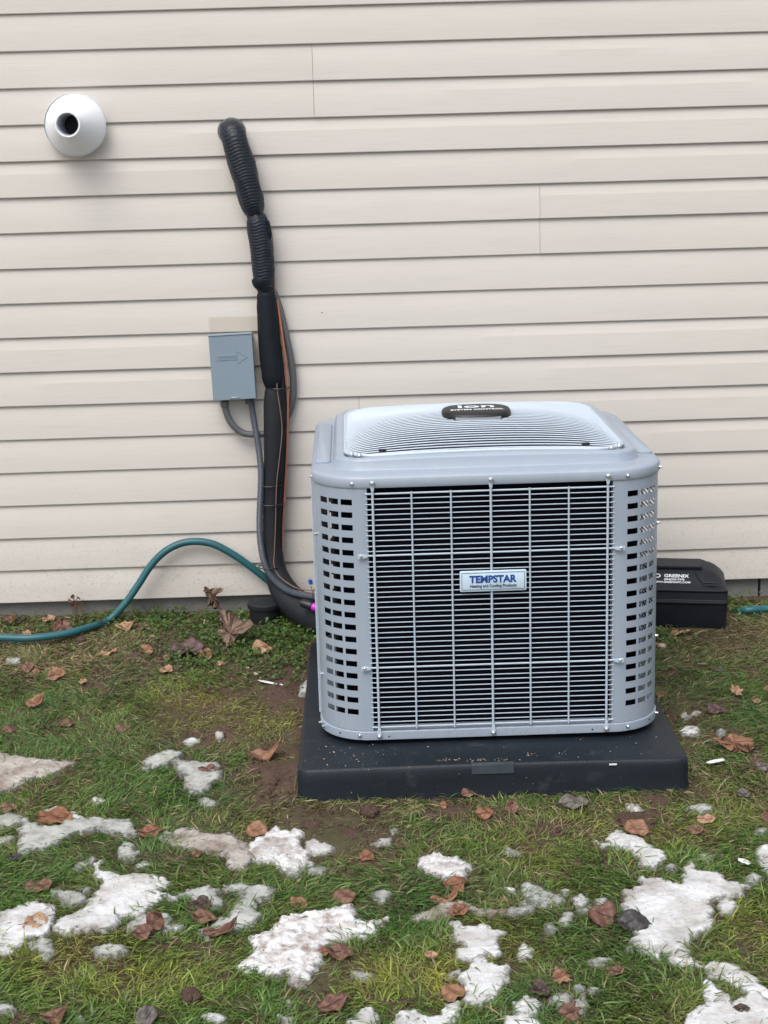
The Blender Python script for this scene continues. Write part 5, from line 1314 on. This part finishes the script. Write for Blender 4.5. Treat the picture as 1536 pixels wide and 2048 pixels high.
def lump(px, py, w_px, flat, mat, nme, lab, cat, seed, lift=.008):
    p = at_g(px, py, lift); r_ = w_px / ppm(p) / 2; rg = np.random.default_rng(seed)
    bm = bmesh.new(); bmesh.ops.create_icosphere(bm, subdivisions=4, radius=1.0)
    for v in bm.verts:
        c = v.co; a = float(fbm(c.x * 2.2 + seed, c.y * 2.2 + c.z * 1.7, seed)) + .5 * float(fbm(c.x * 6 + c.z * 4, c.y * 6 - c.z * 3, seed + 3))
        v.co = c * r_ * (1 + (.55 if mat == 'clod' else .22) * a); v.co.z *= flat
    me = bpy.data.meshes.new(nme); bm.to_mesh(me); bm.free()
    me.polygons.foreach_set('use_smooth', [True] * len(me.polygons))
    z = float(gbase(p[0], p[1])) + r_ * flat * .55
    tag(link(nme, me, M[mat], loc=(p[0], p[1], z)), lab, cat)
lump(381, 1993, 44, .75, 'clod', 'soil_clod', 'round dark soil clod in the grass at lower left', 'clod', 3)
lump(738, 1624, 36, .8, 'clod', 'soil_clod', 'dark soil clod below the left part of the pad front', 'clod', 5)
lump(1275, 1637, 76, .20, 'clod', 'soil_clod', 'flat dark soil clump above the orange folded leaf', 'clod', 8)
lump(700, 1667, 50, .30, 'clod', 'soil_clod', 'low soil clump between the crumbly snow and the pad front', 'clod', 9)
lump(623, 1646, 46, .35, 'clod', 'soil_clod', 'crumbly soil clump between the pad corner and the crumbly snow', 'clod', 12)
lump(163, 1279, 20, .8, 'clod', 'soil_clod', 'dark lump under the hose where it starts to rise', 'clod', 15)
lump(1324, 1291, 17, .8, 'pebble', 'pebble', 'pale round pebble beside the right edge of the unit', 'pebble', 17)
lump(495, 1367 - 34, 9, .7, 'pebble', 'pebble', 'small pale pebble on bare soil by the weeds', 'pebble', 18)
lump(515, 1343, 15, .5, 'pebble', 'pebble', 'pale stone chip above the white plastic sliver', 'pebble', 19)

# withered stem by the foundation
tw = thing('withered_weed', 'withered brown weed stem standing against the foundation at left', 'weed', tuple(at_g(157, 1240)))
for k in range(7):
    a = random.uniform(-.012, .012); h_ = random.uniform(.04, .075)
    MB().tube(catmull([(a, random.uniform(-.01, .005), -.01), (a + random.uniform(-.01, .01), 0, h_ * .5), (a + random.uniform(-.02, .02), -.004, h_)], 10), np.linspace(.0022, .001, 10), 5).build('stem', M['twig'], tw)
for k in range(6):
    me, _ = leaf_mesh('torn', random.uniform(.016, .030), random.uniform(.010, .02), .3, .2, 900 + k)
    me.name = 'withered_leaf'
    o = link('withered_leaf', me, LEAFM['brown'], tw, loc=(random.uniform(-.028, .016), random.uniform(-.012, .002), random.uniform(.045, .075)), rot=(random.uniform(.3, 1.3), random.uniform(-.5, .5), random.uniform(0, 3)))

# ================================================================== LAWN
X0, X1, Y0, Y1 = -1.5, 1.55, -2.72, -.008
STRAW = [('P', 170, 1300, 190, 45, 1.0), ('P', 60, 1320, 120, 40, .9), ('P', 300, 1330, 90, 30, .6), ('P', 1480, 1260, 90, 35, 1.0), ('P', 1420, 1300, 80, 30, .6), ('P', 1380, 1560, 150, 60, .35), ('P', 1180, 1620, 160, 40, .45), ('P', 860, 1615, 200, 22, .55), ('P', 1500, 1600, 60, 60, .4), ('P', 140, 1350, 160, 30, .5)]
MOSS = [('P', 400, 1420, 85, 32, 1.0), ('P', 500, 1440, 110, 40, .6), ('P', 330, 1390, 80, 25, .4), ('P', 905, 1970, 45, 40, 1.1), ('P', 690, 1640, 60, 22, .7), ('P', 170, 1905, 80, 30, .7), ('P', 100, 1930, 100, 50, .5), ('P', 760, 1960, 80, 50, .5), ('P', 560, 1680, 60, 20, .4), ('P', 1000, 1900, 100, 50, .35), ('P', 1250, 1660, 160, 40, .4), ('P', 1480, 1850, 90, 70, .45), ('P', 1080, 1720, 80, 40, .4), ('P', 300, 1960, 150, 60, .4)]
DARKG = [('P', 230, 1360, 60, 40, .8), ('P', 80, 1460, 120, 60, .6), ('P', 420, 1580, 70, 40, .8), ('P', 300, 1720, 140, 40, .6), ('P', 1200, 1850, 160, 70, .6), ('P', 1380, 1350, 90, 60, .7), ('P', 950, 1780, 150, 60, .5), ('P', 1480, 1420, 60, 40, .6), ('P', 800, 1820, 120, 50, .6), ('P', 250, 1500, 160, 60, .5), ('P', 1100, 2000, 140, 50, .6)]
def in_block(X, Y, grow=0.0):
    m = np.zeros(X.shape, bool)
    for W in BLOCK:
        lo, hi = W.min(0) - .02, W.max(0) + .02
        s_ = (X > lo[0]) & (X < hi[0]) & (Y > lo[1]) & (Y < hi[1])
        if s_.any():
            idx = np.nonzero(s_)[0]
            m[idx[seg_dist(X[idx], Y[idx], W) > grow]] = True
    return m
def pad_local(X, Y):
    dx, dy = X - .26897, Y + 1.22954
    return dx * math.cos(pr) + dy * math.sin(pr), -dx * math.sin(pr) + dy * math.cos(pr)
def solid(X, Y, g=.004):
    px_, py_ = pad_local(X, Y)
    m = (abs(px_) < .457 + g) & (py_ > -g) & (py_ < .955 + g)
    bx_, by_ = X - bait.location[0], Y - bait.location[1]
    lx, ly = bx_ * ca + by_ * sa, -bx_ * sa + by_ * ca
    m |= (lx > -.25 - g) & (lx < .028 + g) & (ly > -.01 - g) & (ly < .185)
    m |= (X - dc[0]) ** 2 + (Y - dc[1]) ** 2 < (.05 + g) ** 2
    return m
def project(P):
    d = P - CAM; z = d @ _f
    return 768 + FPX * (d @ _r) / z, 1024 - FPX * (d @ _u) / z

def blades(N, name, mode):
    X = RNG.uniform(X0, X1, N); Y = RNG.uniform(Y0, Y1, N)
    Zg = gz(X, Y)
    u_, v_ = project(np.stack([X, Y, Zg], -1))
    seen = (u_ > -60) & (u_ < 1600) & (v_ < 2130)
    soil = blobs(SOILBLOBS, X, Y); straw = blobs(STRAW, X, Y); moss = blobs(MOSS, X, Y); dk = blobs(DARKG, X, Y)
    clump = fbm(X * 16, Y * 16, 50) + .6 * fbm(X * 45, Y * 45, 51)
    keep = RNG.random(N) < np.where(seen, 1, .40)
    dens = np.clip(1.0 - 1.10 * soil, 0.015, 1) * np.clip(.70 + 1.5 * clump, .08, 1)
    if mode == 'tall': dens = dens * np.clip(.03 + .7 * clump + .12 * dk + .42 * np.clip((-1.40 - Y) / .5, 0, 1), 0, 1) * (1 - .8 * straw) * (1 - .9 * np.minimum(moss, 1)) * np.clip((-.75 - Y) / .6, .12, 1)
    if mode == 'thatch': dens = np.clip(.40 + .6 * straw + .8 * fbm(X * 9, Y * 9, 33), .06, 1) * np.clip(1 - .75 * soil, .05, 1)
    keep &= RNG.random(N) < dens
    keep &= ~solid(X, Y)
    X, Y, soil, straw, moss, dk, clump = [a[keep] for a in (X, Y, soil, straw, moss, dk, clump)]
    edge = RNG.random(len(X))
    ok = ~in_block(X, Y, -.003) | (in_block(X, Y, -.003) & ~in_block(X, Y, .013) & (edge < .34)) | ((edge > .985))
    if mode == 'thatch': ok = ~in_block(X, Y, .016)
    X, Y, soil, straw, moss, dk, clump = [a[ok] for a in (X, Y, soil, straw, moss, dk, clump)]
    n = len(X); Zg = gz(X, Y)
    flow = 6.28 * (fbm(X * 3.2, Y * 3.2, 71) + .5 * fbm(X * 11, Y * 11, 72)) * .9 + np.where(fbm(X * 7, Y * 7, 75) > 0, 0.15, math.pi + .1)
    phi = flow + RNG.normal(0, .75 if mode == 'low' else 1.1, n)
    if mode == 'low':
        Lb = RNG.uniform(.016, .046, n) * (1 + .20 * dk - .58 * np.minimum(moss, 1)); wb = RNG.uniform(.0013, .0027, n) * (1 - .4 * np.minimum(moss, 1)); t0 = np.radians(RNG.uniform(54, 87, n)); bend = np.radians(RNG.uniform(2, 20, n))
    elif mode == 'tall':
        Lb = RNG.uniform(.024, .054, n); wb = RNG.uniform(.0016, .0032, n); t0 = np.radians(RNG.uniform(34, 80, n)); bend = np.radians(RNG.uniform(8, 34, n))
    else:
        Lb = RNG.uniform(.014, .050, n); wb = RNG.uniform(.0008, .0018, n); t0 = np.radians(RNG.uniform(78, 93, n)); bend = np.radians(RNG.uniform(-5, 6, n)); phi = RNG.uniform(0, 6.28, n)
    # keep blades from running into the pad's front and the wall
    dxy = np.stack([np.cos(phi), np.sin(phi)], -1)
    hit = solid(X + dxy[:, 0] * Lb * .8, Y + dxy[:, 1] * Lb * .8, .0) | (Y + dxy[:, 1] * Lb > 0.02)
    dxy[hit, 1] *= -1
    side = np.stack([-dxy[:, 1], dxy[:, 0]], -1)
    roll = RNG.normal(0, .5, n)
    P = np.stack([X, Y, Zg - .003], -1); pts = [P.copy()]
    frac = (.36, .34, .30); tt = t0.copy(); drift = RNG.normal(0, .22, n)
    for k in range(3):
        L_ = Lb * frac[k]; tt = np.minimum(tt + (bend if k else 0), 1.62)
        cs, sn = np.cos(drift * k), np.sin(drift * k)
        dx = dxy[:, 0] * cs - dxy[:, 1] * sn; dy = dxy[:, 0] * sn + dxy[:, 1] * cs
        P = P + np.stack([dx * np.sin(tt) * L_, dy * np.sin(tt) * L_, np.cos(tt) * L_ + (.0028 if k == 0 else 0)], -1)
        P[:, 2] = np.maximum(P[:, 2], gz(P[:, 0], P[:, 1]) + .0015 + .004 * RNG.random(n) * (mode != 'tall'))
        pts.append(P.copy())
    V = np.zeros((n, 7, 3), np.float32)
    sv_ = np.stack([side[:, 0] * np.cos(roll), side[:, 1] * np.cos(roll), np.sin(roll)], -1)
    for k, wf in enumerate((.8, 1.0, .75)):
        V[:, 2 * k] = pts[k] - sv_ * (wb * wf / 2)[:, None]; V[:, 2 * k + 1] = pts[k] + sv_ * (wb * wf / 2)[:, None]
    V[:, 6] = pts[3]
    T = np.array([(0, 1, 3), (0, 3, 2), (2, 3, 5), (2, 5, 4), (4, 5, 6)])
    Fq = (np.arange(n)[:, None, None] * 7 + T[None]).reshape(-1, 3)
    # blade colours: what each blade is, green to dead straw
    g1, g2 = np.array([.058, .142, .028]), np.array([.125, .215, .042]); yel = np.array([.360, .360, .048]); strw = np.array([.36, .285, .16]); ol = np.array([.140, .132, .058]); dg = np.array([.042, .112, .036])
    r = RNG.random((n, 1)); c = g1 * (1 - r) + g2 * r
    patch = np.clip(fbm(X * 5, Y * 5, 61) * 2.2 + .12, 0, 1)[:, None]
    c = c * (1 - .75 * patch) + (np.array([.180, .186, .044]) * (.75 + .5 * r)) * .75 * patch
    mo = np.clip(moss * (0.75 + .5 * RNG.random(n)), 0, 1)[:, None]; c = c * (1 - mo) + yel * (.6 + .6 * r) * mo
    dd = np.clip(dk * .8, 0, 1)[:, None]; c = c * (1 - dd) + dg * (.8 + .6 * r) * dd
    so = np.clip(soil * .9, 0, 1)[:, None]; c = c * (1 - .7 * so) + ol * .7 * so
    dead = RNG.random(n) < np.clip((.06 if mode == 'low' else .02) + .75 * straw + .05 * patch[:, 0] + .25 * soil, 0, .92)
    if mode == 'thatch': dead = RNG.random(n) < .80
    r2 = RNG.random((n, 1)); c = np.where(dead[:, None], strw * (.35 + .75 * r2), c)
    if mode == 'thatch': c = np.where((RNG.random(n) < .45)[:, None], ol * (.6 + .9 * r2), c)
    c = c * (.55 + .85 * RNG.random((n, 1)))
    colr = np.ones((n, 7, 4), np.float32); colr[:, :, :3] = c[:, None, :]
    if mode != 'thatch':
        colr[:, 0:2, :3] = .6 * colr[:, 0:2, :3] + .4 * ol.astype(np.float32)[None, None] * 1.0      # sheaths are paler, olive
        tipd = (RNG.random(n) < .22)
        colr[tipd, 6, :3] = strw * .8
    me = quads(bpy.data.meshes.new(name), V.reshape(-1, 3), Fq)
    at = me.attributes.new('blade_tint', 'FLOAT_COLOR', 'POINT'); at.data.foreach_set('color', colr.reshape(-1).astype(np.float32))
    return me, n
counts = []
parts = []
for N, mode in ((430000, 'low'), (330000, 'tall'), (130000, 'thatch')):
    me, n = blades(N, mode, mode); counts.append(n); parts.append(me)
bm_ = None
for nme_, me in zip(('grass', 'tall_grass', 'dead_grass'), parts):
    o = link(nme_, me, M['grass']); tag(o, kind='stuff')
print('blades', counts)

# low round leaved weeds along the wall and beside the pad
WEEDS = [('P', 470, 1290, 160, 45, 1.0), ('P', 560, 1300, 80, 40, .9), ('P', 400, 1330, 70, 14, 1.0), ('P', 120, 1250, 130, 14, .7), ('P', 240, 1240, 70, 16, .8), ('P', 330, 1235, 60, 25, 1.0), ('P', 600, 1330, 40, 30, .7), ('P', 1470, 1215, 40, 18, .8), ('P', 1330, 1275, 40, 10, .5), ('P', 520, 1260, 60, 30, .9)]
N = 52000
X = RNG.uniform(X0, X1, N); Y = RNG.uniform(-.62, -.004, N)
k_ = (RNG.random(N) < blobs(WEEDS, X, Y) * np.clip(.55 + 1.5 * fbm(X * 14, Y * 14, 91), 0, 1)) & ~solid(X, Y, .01)
X, Y = X[k_], Y[k_]; n = len(X)
Z = gz(X, Y) + RNG.uniform(.006, .034, n) * np.clip(.8 + fbm(X * 12, Y * 12, 93), .3, 1.3)
R_ = RNG.uniform(.0026, .0062, n)
nx, ny = RNG.normal(0, .45, n), RNG.normal(-.25, .45, n)
ax_ = np.stack([np.ones(n), np.zeros(n), -nx], -1); ax_ /= np.linalg.norm(ax_, axis=1)[:, None]
nrm = np.stack([nx, ny, np.ones(n)], -1); nrm /= np.linalg.norm(nrm, axis=1)[:, None]
ay_ = np.cross(nrm, ax_)
ph = RNG.uniform(0, 6.28, n); V = np.zeros((n, 7, 3), np.float32); C_ = np.stack([X, Y, Z], -1)
V[:, 0] = C_ - nrm * (R_ * .22)[:, None]
for i in range(6):
    w = ph + i * math.pi / 3; rr = R_ * (1.15 if i == 0 else (.75 if i == 3 else 1))
    V[:, i + 1] = C_ + ax_ * (np.cos(w) * rr)[:, None] + ay_ * (np.sin(w) * rr)[:, None]
T = np.array([(0, i + 1, (i + 1) % 6 + 1) for i in range(6)])
Fq = (np.arange(n)[:, None, None] * 7 + T[None]).reshape(-1, 3)
me = quads(bpy.data.meshes.new('weeds'), V.reshape(-1, 3), Fq)
c = (np.array([.050, .115, .026]) * (.45 + .9 * RNG.random((n, 1)))) + np.array([.03, .015, 0]) * RNG.random((n, 1))
colr = np.ones((n, 7, 4), np.float32); colr[:, :, :3] = c[:, None]
me.attributes.new('blade_tint', 'FLOAT_COLOR', 'POINT').data.foreach_set('color', colr.reshape(-1))
tag(link('weeds', me, M['weed']), kind='stuff')

# crumbs of soil where the ground was dug
N = 260000
X = RNG.uniform(X0, X1, N); Y = RNG.uniform(Y0, Y1, N)
k_ = (RNG.random(N) < .42 * 1.5 * np.clip(blobs(SOILBLOBS, X, Y) - .25, 0, 1) * np.clip(.4 + 2 * fbm(X * 20, Y * 20, 97), 0, 1)) & ~solid(X, Y) & ~in_block(X, Y)
X, Y = X[k_], Y[k_]; n = len(X)
Z = gz(X, Y) + .004; s_ = RNG.uniform(.0014, .0050, n) * (1 + 1.2 * (RNG.random(n) < .06))
base = np.array([(1, 0, 0), (-.9, .2, 0), (0, 1, .1), (.1, -1, 0), (0, 0, .8), (0, 0, -.5)])
V = (base[None] + RNG.uniform(-.35, .35, (n, 6, 3))) * s_[:, None, None] + np.stack([X, Y, Z], -1)[:, None]
T = np.array([(0, 2, 4), (2, 1, 4), (1, 3, 4), (3, 0, 4), (2, 0, 5), (1, 2, 5), (3, 1, 5), (0, 3, 5)])
Fq = (np.arange(n)[:, None, None] * 6 + T[None]).reshape(-1, 3)
me = quads(bpy.data.meshes.new('soil_crumbs'), V.reshape(-1, 3), Fq)
tag(link('soil_crumbs', me, M['clod']), kind='stuff')
